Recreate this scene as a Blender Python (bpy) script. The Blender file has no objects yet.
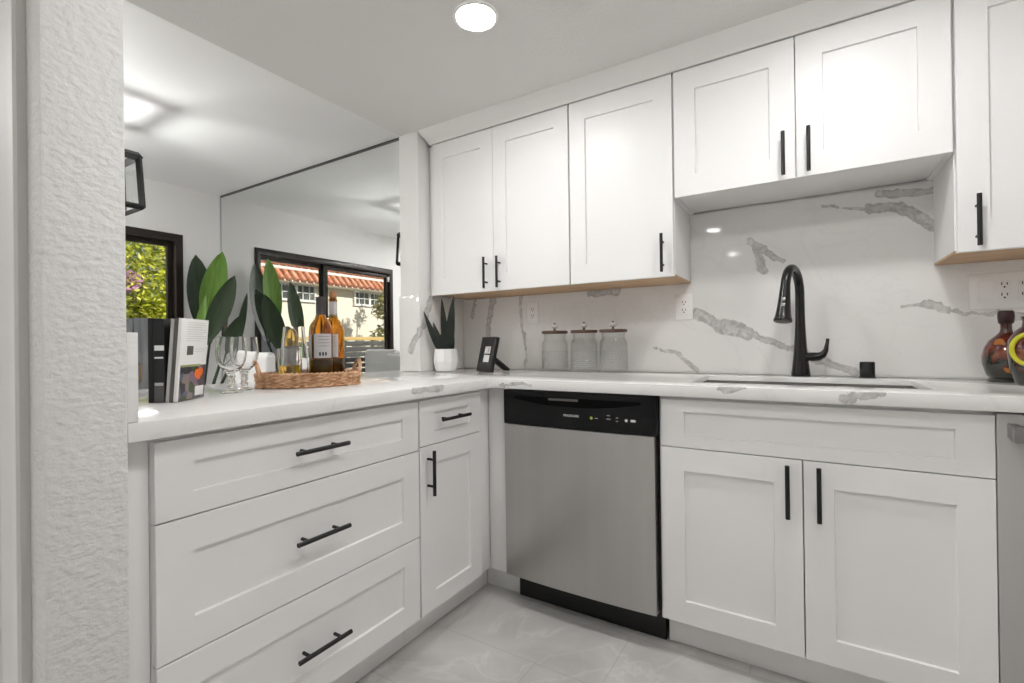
import bpy, bmesh, math, random
from mathutils import Vector, Matrix, noise as mnoise
from math import pi, sin, cos, radians

# ------------------------------------------------------------------ camera
sc = bpy.context.scene
COL = sc.collection
CAM = Vector((1.1432, -1.6516, 1.0605))
YAW, PITCH, ROLL, FPX = .5579, .0029, -.0126, 479.55
_fw = Vector((-sin(YAW) * cos(PITCH), cos(YAW) * cos(PITCH), sin(PITCH)))
_r = Vector((cos(YAW), sin(YAW), 0)); _u = _r.cross(_fw)
_r2 = _r * cos(ROLL) + _u * sin(ROLL); _u2 = -_r * sin(ROLL) + _u * cos(ROLL)
cd = bpy.data.cameras.new('camera'); cam = bpy.data.objects.new('camera', cd); COL.objects.link(cam)
cam.matrix_world = Matrix(((_r2.x, _u2.x, -_fw.x, CAM.x), (_r2.y, _u2.y, -_fw.y, CAM.y), (_r2.z, _u2.z, -_fw.z, CAM.z), (0, 0, 0, 1)))
cd.sensor_width = 36; cd.lens = FPX * 36 / 1024; cd.clip_start = .02; cd.clip_end = 200
sc.camera = cam

# ------------------------------------------------------------------ light and exposure
sc.view_settings.view_transform = 'Standard'; sc.view_settings.look = 'None'
sc.view_settings.gamma = 1; sc.view_settings.use_curve_mapping = False
sc.view_settings.exposure = -0.17
world = bpy.data.worlds.new('sky'); sc.world = world; world.use_nodes = True
wn = world.node_tree.nodes; wl = world.node_tree.links
sky = wn.new('ShaderNodeTexSky'); sky.sky_type = 'NISHITA'; sky.sun_disc = False; sky.sun_elevation = radians(34); sky.sun_rotation = radians(60)
wl.new(sky.outputs[0], wn['Background'].inputs[0]); wn['Background'].inputs[1].default_value = .13
sd = bpy.data.lights.new('sun', 'SUN'); sd.energy = 6.5; sd.angle = radians(.6); sd.color = (1, .93, .82)
sun = bpy.data.objects.new('sun', sd); COL.objects.link(sun)
sun.rotation_euler = Vector((-.80, .28, -.50)).to_track_quat('-Z', 'Y').to_euler()
LAMP_DISC, FILL_DOME, LAMP_BULB, LAMP_REAR, FILL_DINING = 190.0, 100.0, 150.0, 58.0, 500.0
cy = sc.cycles
cy.max_bounces = 14; cy.diffuse_bounces = 7; cy.glossy_bounces = 6; cy.transmission_bounces = 12; cy.transparent_max_bounces = 16
cy.sample_clamp_indirect = 6.0; cy.caustics_reflective = True; cy.caustics_refractive = True

# ------------------------------------------------------------------ materials
def newmat(name):
    m = bpy.data.materials.new(name); m.use_nodes = True
    nt = m.node_tree; return m, nt, nt.nodes, nt.links, nt.nodes['Principled BSDF']
def mat(name, col, rough=.5, metal=0, bump=None, spec=.5, coat=0, var=None, trans=0, ior=1.45, emit=0):
    m, nt, N, L, b = newmat(name)
    b.inputs['Base Color'].default_value = (*col, 1); b.inputs['Roughness'].default_value = rough
    b.inputs['Metallic'].default_value = metal; b.inputs['Specular IOR Level'].default_value = spec
    b.inputs['Coat Weight'].default_value = coat; b.inputs['Transmission Weight'].default_value = trans; b.inputs['IOR'].default_value = ior
    if emit:
        b.inputs['Emission Color'].default_value = (1, .993, .978, 1); b.inputs['Emission Strength'].default_value = emit
    if bump or var:
        tc = N.new('ShaderNodeTexCoord')
    if bump:   # scale, strength, distance, stretch
        mp = N.new('ShaderNodeMapping'); mp.inputs['Scale'].default_value = bump[3] if len(bump) > 3 else (1, 1, 1)
        n = N.new('ShaderNodeTexNoise'); n.inputs['Scale'].default_value = bump[0]; n.inputs['Detail'].default_value = 3
        bp = N.new('ShaderNodeBump'); bp.inputs['Strength'].default_value = bump[1]; bp.inputs['Distance'].default_value = bump[2]
        L.new(tc.outputs['Object'], mp.inputs[0]); L.new(mp.outputs[0], n.inputs['Vector']); L.new(n.outputs[0], bp.inputs['Height']); L.new(bp.outputs[0], b.inputs['Normal'])
    if var:    # colour 2, scale, stretch, (lo, hi)
        mp = N.new('ShaderNodeMapping'); mp.inputs['Scale'].default_value = var[2]
        n = N.new('ShaderNodeTexNoise'); n.inputs['Scale'].default_value = var[1]; n.inputs['Detail'].default_value = 4
        r = N.new('ShaderNodeValToRGB'); lo, hi = var[3] if len(var) > 3 else (.35, .65)
        r.color_ramp.elements[0].position = lo; r.color_ramp.elements[1].position = hi
        r.color_ramp.elements[0].color = (*col, 1); r.color_ramp.elements[1].color = (*var[0], 1)
        L.new(tc.outputs['Object'], mp.inputs[0]); L.new(mp.outputs[0], n.inputs['Vector']); L.new(n.outputs[0], r.inputs[0]); L.new(r.outputs[0], b.inputs['Base Color'])
    return m
def math_node(N, L, op, a, b=None, clamp=False):
    n = N.new('ShaderNodeMath'); n.operation = op; n.use_clamp = clamp
    for i, v in enumerate((a, b)):
        if v is None: continue
        if isinstance(v, (int, float)): n.inputs[i].default_value = v
        else: L.new(v, n.inputs[i])
    return n.outputs[0]
def vmath(N, L, op, a, b=None, scale=None):
    n = N.new('ShaderNodeVectorMath'); n.operation = op
    for i, v in enumerate((a, b)):
        if v is None: continue
        if isinstance(v, (tuple, list)): n.inputs[i].default_value = v
        else: L.new(v, n.inputs[i])
    if scale is not None: n.inputs['Scale'].default_value = scale
    return n

VEINS = [((0.704,0.62,1.18),(0.812,0.62,1.123),.026),((0.812,0.62,1.123),(0.914,0.62,1.086),.034),((0.883,0.62,1.104),(1.104,0.62,1.009),.015),
 ((1.104,0.62,1.009),(1.294,0.62,0.924),.017),((1.189,0.62,1.585),(1.333,0.62,1.554),.008),((1.333,0.62,1.554),(1.434,0.62,1.553),.02),
 ((1.37,0.62,1.608),(1.525,0.62,1.592),.016),((1.414,0.62,1.556),(1.523,0.62,1.455),.022),((1.428,0.62,1.528),(1.523,0.62,1.441),.012),
 ((0.923,0.62,1.478),(0.979,0.62,1.437),.016),((0.979,0.62,1.437),(1.048,0.62,1.384),.014),((0.95,0.62,1.458),(0.978,0.62,1.341),.018),
 ((1.43,0.62,1.171),(1.495,0.62,1.176),.008),((1.495,0.62,1.176),(1.552,0.62,1.155),.014),((1.552,0.62,1.155),(1.691,0.62,1.135),.008),
 ((1.691,0.62,1.135),(1.763,0.62,1.128),.016),((0.519,0.62,1.023),(0.614,0.62,1.009),.011),((0.614,0.62,1.009),(0.71,0.62,0.928),.011),
 ((-0.392,0.62,1.318),(-0.421,0.62,1.217),.02),((-0.421,0.62,1.217),(-0.437,0.62,1.079),.02),((-0.526,0.62,1.315),(-0.545,0.62,1.21),.01),
 ((-0.21,0.62,1.313),(-0.211,0.62,1.197),.013),((-0.211,0.62,1.197),(-0.187,0.62,1.059),.01),((-0.187,0.62,1.059),(-0.186,0.62,0.916),.008),
 ((0.195,0.62,1.308),(0.342,0.62,1.308),.02),((-0.61,0.331,1.31),(-0.61,0.264,1.151),.022),((-0.609,0.24,1.135),(-0.675,0.24,1.029),.02)]
CVEINS = [((0.03,-0.477,0.906),(0.03,-0.341,0.902),.017),((0.907,-0.03,0.902),(0.961,-0.03,0.922),.014),((1.214,-0.03,0.895),(1.307,-0.03,0.913),.013),
 ((0.071,-0.03,0.893),(0.211,-0.03,0.892),.008),((0.89,0.02,0.915),(0.945,0.08,0.915),.012),((-0.381,0.245,0.915),(-0.355,0.388,0.915),.02)]
def marble(name, veins, rough, base=(.80, .795, .785), vein=(.36, .355, .35), faint=.10):
    m, nt, N, L, b = newmat(name)
    b.inputs['Roughness'].default_value = rough; b.inputs['Specular IOR Level'].default_value = .5
    g = N.new('ShaderNodeNewGeometry'); P = g.outputs['Position']
    n1 = N.new('ShaderNodeTexNoise'); n1.inputs['Scale'].default_value = 13; n1.inputs['Detail'].default_value = 6; n1.inputs['Roughness'].default_value = .62; L.new(P, n1.inputs['Vector'])
    off = vmath(N, L, 'SUBTRACT', n1.outputs['Color'], (.5, .5, .5)).outputs[0]
    off = vmath(N, L, 'SCALE', off, scale=.062).outputs[0]
    Q = vmath(N, L, 'ADD', P, off).outputs[0]
    tot = None
    for A, B, w in veins:
        A = Vector(A); B = Vector(B); AB = B - A; ll = AB.length_squared
        PA = vmath(N, L, 'SUBTRACT', Q, tuple(A)).outputs[0]
        t = math_node(N, L, 'MULTIPLY', vmath(N, L, 'DOT_PRODUCT', PA, tuple(AB)).outputs['Value'], 1 / ll, True)
        s = N.new('ShaderNodeVectorMath'); s.operation = 'SCALE'; s.inputs[0].default_value = tuple(AB); L.new(t, s.inputs['Scale'])
        d = vmath(N, L, 'LENGTH', vmath(N, L, 'SUBTRACT', PA, s.outputs[0]).outputs[0]).outputs['Value']
        mr = N.new('ShaderNodeMapRange'); mr.interpolation_type = 'SMOOTHSTEP'
        L.new(d, mr.inputs['Value']); mr.inputs['From Min'].default_value = w * 1.05; mr.inputs['From Max'].default_value = w * .8
        mr.inputs['To Min'].default_value = 0; mr.inputs['To Max'].default_value = 1
        ed = N.new('ShaderNodeMapRange'); ed.interpolation_type = 'SMOOTHSTEP'; L.new(d, ed.inputs['Value'])   # paler core, dark rim
        ed.inputs['From Min'].default_value = w * .25; ed.inputs['From Max'].default_value = w * .85; ed.inputs['To Min'].default_value = .72; ed.inputs['To Max'].default_value = 1.0
        one = math_node(N, L, 'MULTIPLY', mr.outputs[0], ed.outputs[0])
        tot = one if tot is None else math_node(N, L, 'MAXIMUM', tot, one)
    n2 = N.new('ShaderNodeTexNoise'); n2.inputs['Scale'].default_value = 26; n2.inputs['Detail'].default_value = 6; n2.inputs['Distortion'].default_value = 1.5; L.new(P, n2.inputs['Vector'])
    k = N.new('ShaderNodeMapRange'); L.new(n2.outputs[0], k.inputs[0]); k.inputs[1].default_value = .3; k.inputs[2].default_value = .62; k.inputs[3].default_value = .4; k.inputs[4].default_value = 1
    tot = math_node(N, L, 'MULTIPLY', tot, k.outputs[0])
    n3 = N.new('ShaderNodeTexNoise'); n3.inputs['Scale'].default_value = 2.2; n3.inputs['Detail'].default_value = 7; n3.inputs['Distortion'].default_value = 2.2; L.new(P, n3.inputs['Vector'])
    a = math_node(N, L, 'ABSOLUTE', math_node(N, L, 'SUBTRACT', n3.outputs[0], .5))
    f = N.new('ShaderNodeMapRange'); L.new(a, f.inputs[0]); f.inputs[1].default_value = .0; f.inputs[2].default_value = .018; f.inputs[3].default_value = faint; f.inputs[4].default_value = 0
    tot = math_node(N, L, 'MAXIMUM', tot, f.outputs[0])
    mx = N.new('ShaderNodeMix'); mx.data_type = 'RGBA'; L.new(tot, mx.inputs['Factor'])
    mx.inputs['A'].default_value = (*base, 1); mx.inputs['B'].default_value = (*vein, 1)
    L.new(mx.outputs['Result'], b.inputs['Base Color'])
    return m
def pane_mat(name, tint=(1, 1, 1), edge=5.0, base=.035):
    m, nt, N, L, b = newmat(name); N.remove(b)
    t = N.new('ShaderNodeBsdfTransparent'); t.inputs[0].default_value = (*tint, 1)
    g = N.new('ShaderNodeBsdfGlossy'); g.inputs['Roughness'].default_value = .02
    lw = N.new('ShaderNodeLayerWeight'); lw.inputs[0].default_value = .5
    fac = math_node(N, L, 'ADD', math_node(N, L, 'MULTIPLY', math_node(N, L, 'POWER', lw.outputs['Facing'], edge), .7), base)
    mx = N.new('ShaderNodeMixShader'); L.new(fac, mx.inputs[0]); L.new(t.outputs[0], mx.inputs[1]); L.new(g.outputs[0], mx.inputs[2])
    L.new(mx.outputs[0], N['Material Output'].inputs[0]); return m

M = {}
M['paint'] = mat('white cabinet paint', (.80, .797, .79), .38, spec=.4)
M['wall'] = mat('white wall paint', (.80, .79, .78), .7, bump=(60, .25, .002))
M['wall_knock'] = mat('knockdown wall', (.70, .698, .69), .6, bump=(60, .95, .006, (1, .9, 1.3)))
M['ceil'] = mat('kitchen ceiling paint', (.72, .705, .69), .8, bump=(140, .5, .003))
M['ceil_d'] = mat('dining ceiling paint', (.88, .875, .87), .55)
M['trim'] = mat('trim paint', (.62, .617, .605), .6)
M['crown'] = mat('crown paint', (.77, .76, .745), .4, bump=(18, .15, .002, (.2, 1, 5)))
M['counter'] = marble('quartz counter', CVEINS, .10)
M['splash'] = marble('quartz backsplash', VEINS, .05, base=(.77, .76, .745), vein=(.38, .37, .36), faint=.07)
M['wood'] = mat('raw cabinet wood', (.42, .27, .15), .6, var=((.58, .40, .25), 6, (1, 12, 12)))
M['black'] = mat('matte black metal', (.006, .006, .006), .42, metal=.0, spec=.5)
M['faucet'] = mat('oil black metal', (.008, .0078, .0075), .25, metal=.0, spec=.5)
M['steel'] = mat('brushed steel', (.47, .455, .445), .30, metal=1, bump=(4, .03, .002, (60, .4, .4)), var=((.53, .515, .50), 3, (5, .3, .10), (.2, .8)))
M['steel_dark'] = mat('dark steel', (.30, .295, .29), .3, metal=1)
M['sink'] = mat('sink steel', (.45, .44, .43), .25, metal=1)
M['dwblack'] = mat('gloss black plastic', (.005, .005, .0055), .22, spec=.3)
M['grey_text'] = mat('pale grey print', (.6, .6, .6), .5)
M['pocket_black'] = mat('painted pocket shade', (.0015, .0015, .0015), .6, spec=.1)  # shade of the dishwasher pull pocket, put into the colour
M['green_led'] = mat('olive green print', (.35, .40, .08), .5)
M['plastic'] = mat('white plastic', (.86, .855, .84), .35)
M['slot'] = mat('dark slot', (.03, .03, .03), .6)
M['bronze'] = mat('dark bronze frame', (.022, .016, .013), .35, metal=.2)
M['pane'] = pane_mat('clear pane', (.96, .98, .97))
M['mirror'] = mat('mirror silver', (.86, .87, .86), 0.0, metal=1)
M['mirror_edge'] = mat('mirror channel', (.16, .16, .16), .3, metal=1)
M['channel'] = mat('grey side channel', (.42, .42, .45), .4)
M['lamp'] = mat('lamp diffuser', (1, 1, 1), .5, emit=LAMP_DISC)
M['lamp_rear'] = mat('rear lamp diffuser', (1, 1, 1), .5, emit=LAMP_REAR)
M['fill_dining'] = mat('added dining fill emitter', (1, 1, 1), .5, emit=FILL_DINING)  # glow of the added dining fill lights
M['dome'] = mat('bounced flash emitter', (1, 1, 1), .5, emit=FILL_DOME)  # glow in place of flash bounced off the ceiling
M['bulb'] = mat('bulb glass', (1, 1, 1), .5, emit=LAMP_BULB)
M['glass'] = mat('clear glass', (1, 1, 1), 0.0, trans=1, ior=1.45)
M['jarglass'] = pane_mat('pressed glass', (.985, .988, .988), 2.6)
M['amber'] = mat('amber bottle glass', (.74, .44, .075), .0, trans=1, ior=1.45)
M['whisky'] = mat('amber spirit', (.94, .58, .09), .0, trans=1, ior=1.33)
M['wine'] = mat('dark red wine', (.02, .006, .004), .05)
M['label'] = mat('grey paper label', (.32, .30, .30), .6)
M['label_w'] = mat('pale paper label', (.44, .42, .42), .6)
M['ink'] = mat('dark ink', (.04, .04, .045), .6)
M['capsule'] = mat('dark capsule', (.05, .045, .045), .35)
M['cork'] = mat('cork', (.42, .21, .09), .9, var=((.25, .11, .05), 60, (1, 1, 1)))
M['wicker'] = mat('wicker', (.42, .22, .11), .7, var=((.70, .44, .27), 45, (1, 1, 1)))
M['wicker_d'] = mat('dark wicker', (.25, .13, .06), .7, var=((.45, .26, .14), 45, (1, 1, 1)))
M['jarlid'] = mat('brown wood lid', (.075, .04, .03), .5, var=((.13, .075, .05), 12, (1, 10, 1)))
M['porcelain'] = mat('white porcelain', (.82, .81, .80), .25)
M['leafd'] = mat('dark green leaf', (.016, .030, .014), .38, var=((.028, .05, .022), 3, (8, 8, 1)))
M['leafl'] = mat('light green leaf', (.10, .22, .025), .35, var=((.17, .31, .05), 3, (10, 10, 1)))
M['leafg'] = mat('grey green leaf', (.035, .055, .028), .42, var=((.05, .08, .04), 3, (8, 8, 1)))
M['stem'] = mat('stem green', (.06, .13, .03), .5)
M['snake'] = mat('snake plant leaf', (.007, .010, .008), .45, var=((.014, .022, .015), 14, (1, 1, 4)))
M['potw'] = mat('white ceramic pot', (.84, .835, .83), .3)
M['potd'] = mat('dark ribbed planter', (.03, .03, .03), .5)
M['soil'] = mat('soil', (.03, .02, .015), .95)
M['chair'] = mat('pale grey linen', (.80, .79, .78), .9, bump=(220, .4, .002))
M['table'] = mat('dark dining table', (.08, .05, .035), .4)
M['bk_black'] = mat('black book cloth', (.012, .012, .013), .45)
M['bk_grey'] = mat('pale grey book', (.45, .44, .43), .45)
M['bk_dark'] = mat('dark grey book', (.10, .095, .09), .45)
M['paper'] = mat('white page', (.78, .77, .755), .5)
M['fence'] = mat('weathered grey boards', (.26, .255, .26), .85, var=((.40, .39, .40), 3, (1, 9, .6)))
M['fence2'] = mat('grey painted slats', (.06, .058, .06), .8, var=((.10, .095, .095), 4, (1, .6, 10)))
M['ochre'] = mat('ochre rail', (.62, .42, .15), .7)
M['stucco'] = mat('cream stucco', (.80, .74, .64), .9, bump=(30, .3, .01))
M['tile_roof'] = mat('terracotta tile', (.56, .20, .10), .8, var=((.74, .40, .26), 9, (1, 1, 1)))
M['mortar'] = mat('white mortar', (.78, .76, .73), .9)
M['white_frame'] = mat('white window frame', (.8, .8, .79), .5)
M['dark_pane'] = mat('dark window pane', (.05, .055, .055), .08, var=((.16, .17, .16), 3, (1, 1, 1)))
M['bark'] = mat('bark', (.12, .08, .05), .9)
M['ground'] = mat('patio paving', (.42, .39, .35), .9, var=((.5, .47, .42), 3, (1, 1, 1)))
M['hot'] = mat('pink petals', (.50, .26, .42), .7)
M['jarcut'] = pane_mat('cut glass facets', (.95, .955, .955), 1.2, .16)
def foliage_mat(name, ramp, scale=3.0):
    m, nt, N, L, b = newmat(name); b.inputs['Roughness'].default_value = .5
    g = N.new('ShaderNodeNewGeometry'); r = N.new('ShaderNodeValToRGB'); L.new(g.outputs['Random Per Island'], r.inputs[0])
    els = r.color_ramp.elements; els[0].position, els[0].color = ramp[0][0], (*ramp[0][1], 1); els[1].position, els[1].color = ramp[-1][0], (*ramp[-1][1], 1)
    for p, c in ramp[1:-1]:
        e = els.new(p); e.color = (*c, 1)
    L.new(r.outputs[0], b.inputs['Base Color'])
    tr = N.new('ShaderNodeBsdfTranslucent'); L.new(r.outputs[0], tr.inputs[0])
    mx = N.new('ShaderNodeMixShader'); mx.inputs[0].default_value = .35; L.new(b.outputs[0], mx.inputs[1]); L.new(tr.outputs[0], mx.inputs[2]); L.new(mx.outputs[0], N['Material Output'].inputs[0])
    return m
M['bush'] = foliage_mat('sunny bush leaves', [(0, (.16, .20, .02)), (.35, (.42, .48, .03)), (.7, (.70, .70, .06)), (1, (.88, .84, .25))])
M['tree'] = foliage_mat('olive tree leaves', [(0, (.10, .12, .04)), (.6, (.32, .30, .10)), (1, (.55, .48, .2))])
def floor_mat():
    m, nt, N, L, b = newmat('grey porcelain tile'); b.inputs['Roughness'].default_value = .28
    g = N.new('ShaderNodeNewGeometry'); mp = N.new('ShaderNodeMapping'); mp.inputs['Location'].default_value = (-.58 + .61, .575, 0)
    br = N.new('ShaderNodeTexBrick'); br.inputs['Scale'].default_value = 1; br.inputs['Brick Width'].default_value = .61; br.inputs['Row Height'].default_value = .305
    br.inputs['Mortar Size'].default_value = .0022; br.offset = .37; br.inputs['Mortar Smooth'].default_value = .2
    br.inputs['Color1'].default_value = (.53, .52, .505, 1); br.inputs['Color2'].default_value = (.56, .55, .535, 1); br.inputs['Mortar'].default_value = (.45, .44, .43, 1)
    L.new(g.outputs['Position'], mp.inputs[0]); L.new(mp.outputs[0], br.inputs['Vector'])
    n = N.new('ShaderNodeTexNoise'); n.inputs['Scale'].default_value = 2.6; n.inputs['Detail'].default_value = 8; n.inputs['Distortion'].default_value = 1.4; L.new(g.outputs['Position'], n.inputs['Vector'])
    r = N.new('ShaderNodeValToRGB'); r.color_ramp.elements[0].position = .35; r.color_ramp.elements[1].position = .66
    r.color_ramp.elements[0].color = (.85, .85, .85, 1); r.color_ramp.elements[1].color = (1.1, 1.1, 1.1, 1); L.new(n.outputs[0], r.inputs[0])
    n2 = N.new('ShaderNodeTexNoise'); n2.inputs['Scale'].default_value = 1.7; n2.inputs['Detail'].default_value = 5; n2.inputs['Distortion'].default_value = 2; L.new(g.outputs['Position'], n2.inputs['Vector'])
    a = math_node(N, L, 'ABSOLUTE', math_node(N, L, 'SUBTRACT', n2.outputs[0], .5))
    f = N.new('ShaderNodeMapRange'); L.new(a, f.inputs[0]); f.inputs[1].default_value = 0; f.inputs[2].default_value = .02; f.inputs[3].default_value = 1.12; f.inputs[4].default_value = 1
    mx = N.new('ShaderNodeMix'); mx.data_type = 'RGBA'; mx.blend_type = 'MULTIPLY'; mx.inputs['Factor'].default_value = 1; L.new(br.outputs['Color'], mx.inputs['A']); L.new(r.outputs[0], mx.inputs['B'])
    s = vmath(N, L, 'SCALE', mx.outputs['Result']); L.new(f.outputs[0], s.inputs['Scale']); L.new(s.outputs[0], b.inputs['Base Color'])
    return m
M['floor'] = floor_mat()
def picture_mat():
    m, nt, N, L, b = newmat('cover photograph'); b.inputs['Roughness'].default_value = .35
    tc = N.new('ShaderNodeTexCoord'); v = N.new('ShaderNodeTexVoronoi'); v.inputs['Scale'].default_value = 42; L.new(tc.outputs['Object'], v.inputs['Vector'])
    r = N.new('ShaderNodeValToRGB'); r.color_ramp.interpolation = 'CONSTANT'; sep = N.new('ShaderNodeSeparateColor'); L.new(v.outputs['Color'], sep.inputs[0]); L.new(sep.outputs[0], r.inputs[0])
    cols = [(.02, .02, .03), (.09, .07, .09), (.05, .08, .03), (.03, .03, .04), (.20, .14, .20), (.10, .12, .18), (.25, .2, .18)]
    e = r.color_ramp.elements; e[0].color = (*cols[0], 1); e[0].position = 0; e[1].position = .15; e[1].color = (*cols[1], 1)
    for i, c in enumerate(cols[2:]):
        x = e.new(.3 + i * .14); x.color = (*c, 1)
    L.new(r.outputs[0], b.inputs['Base Color']); return m
M['photo'] = picture_mat()
M['orange'] = mat('orange print', (.80, .16, .02), .4)
M['green_print'] = mat('green print', (.30, .34, .14), .4)
def vinegar_mat():
    m, nt, N, L, b = newmat('layered preserved fruit'); b.inputs['Roughness'].default_value = .08
    b.inputs['Coat Weight'].default_value = .6; b.inputs['Coat Roughness'].default_value = .02
    tc = N.new('ShaderNodeTexCoord'); v = N.new('ShaderNodeTexVoronoi'); v.inputs['Scale'].default_value = 38; L.new(tc.outputs['Object'], v.inputs['Vector'])
    sx = N.new('ShaderNodeSeparateXYZ'); L.new(tc.outputs['Object'], sx.inputs[0]); sep = N.new('ShaderNodeSeparateColor'); L.new(v.outputs['Color'], sep.inputs[0])
    h = math_node(N, L, 'ADD', math_node(N, L, 'MULTIPLY', sx.outputs['Z'], 6.2), math_node(N, L, 'MULTIPLY', sep.outputs[0], .32))
    r = N.new('ShaderNodeValToRGB'); e = r.color_ramp.elements
    e[0].position = .0; e[0].color = (.02, .02, .012, 1); e[1].position = 1; e[1].color = (.05, .008, .005, 1)
    for p, c in ((.28, (.02, .02, .012)), (.5, (.012, .014, .01)), (.62, (.10, .02, .008)), (.72, (.20, .05, .012)), (.8, (.06, .008, .005)), (.9, (.10, .012, .01))):
        x = e.new(p); x.color = (*c, 1)
    L.new(h, r.inputs[0]); L.new(r.outputs[0], b.inputs['Base Color']); return m
M['fruit'] = vinegar_mat()
M['slice'] = mat('dried orange slice', (.36, .12, .015), .3)
M['cap'] = mat('dark wax cap', (.03, .008, .008), .4)
M['yellowglass'] = mat('yellow green glaze', (.50, .48, .03), .12)

# ------------------------------------------------------------------ mesh builder
class MB:
    def __init__(s): s.bm = bmesh.new(); s.mi = 0
    def _tag(s, f0):
        for f in list(s.bm.faces)[f0:]: f.material_index = s.mi
    def box(s, x0, x1, y0, y1, z0, z1, bev=0, seg=2):
        f0 = len(s.bm.faces)
        v = [s.bm.verts.new((x, y, z)) for x in (x0, x1) for y in (y0, y1) for z in (z0, z1)]
        F = [(0, 1, 3, 2), (4, 6, 7, 5), (0, 4, 5, 1), (2, 3, 7, 6), (0, 2, 6, 4), (1, 5, 7, 3)]
        fs = [s.bm.faces.new([v[i] for i in f]) for f in F]
        if bev:
            es = list({e for f in fs for e in f.edges})
            bmesh.ops.bevel(s.bm, geom=es, offset=bev, segments=seg, profile=.5, affect='EDGES')
        s._tag(f0); return s
    def obox(s, c, ax, ay, az, hx, hy, hz, bev=0):
        """box at c with half sizes along the given unit axes"""
        f0 = len(s.bm.faces); c = Vector(c); ax, ay, az = map(Vector, (ax, ay, az))
        v = [s.bm.verts.new(c + ax * x * hx + ay * y * hy + az * z * hz) for x in (-1, 1) for y in (-1, 1) for z in (-1, 1)]
        F = [(0, 1, 3, 2), (4, 6, 7, 5), (0, 4, 5, 1), (2, 3, 7, 6), (0, 2, 6, 4), (1, 5, 7, 3)]
        fs = [s.bm.faces.new([v[i] for i in f]) for f in F]
        if bev: bmesh.ops.bevel(s.bm, geom=list({e for f in fs for e in f.edges}), offset=bev, segments=2, profile=.5, affect='EDGES')
        s._tag(f0); return s
    def lathe(s, prof, c=(0, 0, 0), n=32, sx=1, sy=1, rot=0, cap0=True, cap1=True, axis='z'):
        f0 = len(s.bm.faces); c = Vector(c); rings = []
        for r, z in prof:
            if r < 1e-6:
                p = Vector((0, 0, z)); ring = [p] * 1
            else:
                ring = [Vector((r * sx * cos(2 * pi * i / n + rot), r * sy * sin(2 * pi * i / n + rot), z)) for i in range(n)]
            if axis == 'y': ring = [Vector((p.x, -p.z, p.y)) for p in ring]
            if axis == 'x': ring = [Vector((p.z, p.x, p.y)) for p in ring]
            rings.append([s.bm.verts.new(c + p) for p in ring])
        for a, b in zip(rings[:-1], rings[1:]):
            if len(a) == 1 and len(b) == 1: continue
            for i in range(n):
                j = (i + 1) % n
                if len(a) == 1: s.bm.faces.new((a[0], b[j], b[i]))
                elif len(b) == 1: s.bm.faces.new((a[i], a[j], b[0]))
                else: s.bm.faces.new((a[i], a[j], b[j], b[i]))
        if cap0 and len(rings[0]) > 1: s.bm.faces.new(rings[0][::-1])
        if cap1 and len(rings[-1]) > 1: s.bm.faces.new(rings[-1])
        s._tag(f0); return s
    def tube(s, pts, rad, n=12, caps=True, closed=False):
        f0 = len(s.bm.faces); pts = [Vector(p) for p in pts]
        if isinstance(rad, (int, float)): rad = [rad] * len(pts)
        m = len(pts); T = []
        for i in range(m):
            if closed: t = pts[(i + 1) % m] - pts[i - 1]
            else: t = pts[min(i + 1, m - 1)] - pts[max(i - 1, 0)]
            T.append(t.normalized())
        up = Vector((0, 0, 1)) if abs(T[0].z) < .9 else Vector((1, 0, 0))
        nrm = (up - T[0] * up.dot(T[0])).normalized(); rings = []
        for i in range(m):
            nrm = (nrm - T[i] * nrm.dot(T[i])).normalized(); b = T[i].cross(nrm)
            rings.append([s.bm.verts.new(pts[i] + (nrm * cos(2 * pi * k / n) + b * sin(2 * pi * k / n)) * rad[i]) for k in range(n)])
        R = list(zip(rings[:-1], rings[1:])) + ([(rings[-1], rings[0])] if closed else [])
        for a, b in R:
            for k in range(n): s.bm.faces.new((a[k], a[(k + 1) % n], b[(k + 1) % n], b[k]))
        if caps and not closed: s.bm.faces.new(rings[0][::-1]); s.bm.faces.new(rings[-1])
        s._tag(f0); return s
    def prism(s, poly, d0, d1, axis):
        """polygon of 2-D points extruded along an axis ('x': (y,z), 'y': (x,z), 'z': (x,y))"""
        f0 = len(s.bm.faces)
        def P(p, d): return {'x': (d, p[0], p[1]), 'y': (p[0], d, p[1]), 'z': (p[0], p[1], d)}[axis]
        a = [s.bm.verts.new(P(p, d0)) for p in poly]; b = [s.bm.verts.new(P(p, d1)) for p in poly]; n = len(poly)
        s.bm.faces.new(a[::-1]); s.bm.faces.new(b)
        for i in range(n): s.bm.faces.new((a[i], a[(i + 1) % n], b[(i + 1) % n], b[i]))
        s._tag(f0); return s
    def cells(s, Xs, Ys, keep, z0, z1, axis='z', bev=0):
        """solid made from a grid of cells, one closed surface"""
        f0 = len(s.bm.faces); V = {}
        def v(i, j, k):
            if (i, j, k) not in V:
                a, b, c = Xs[i], Ys[j], (z0, z1)[k]
                V[(i, j, k)] = s.bm.verts.new({'z': (a, b, c), 'y': (a, c, b), 'x': (c, a, b)}[axis])
            return V[(i, j, k)]
        K = {(i, j) for i in range(len(Xs) - 1) for j in range(len(Ys) - 1) if keep((Xs[i] + Xs[i + 1]) / 2, (Ys[j] + Ys[j + 1]) / 2)}
        new = []
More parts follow.
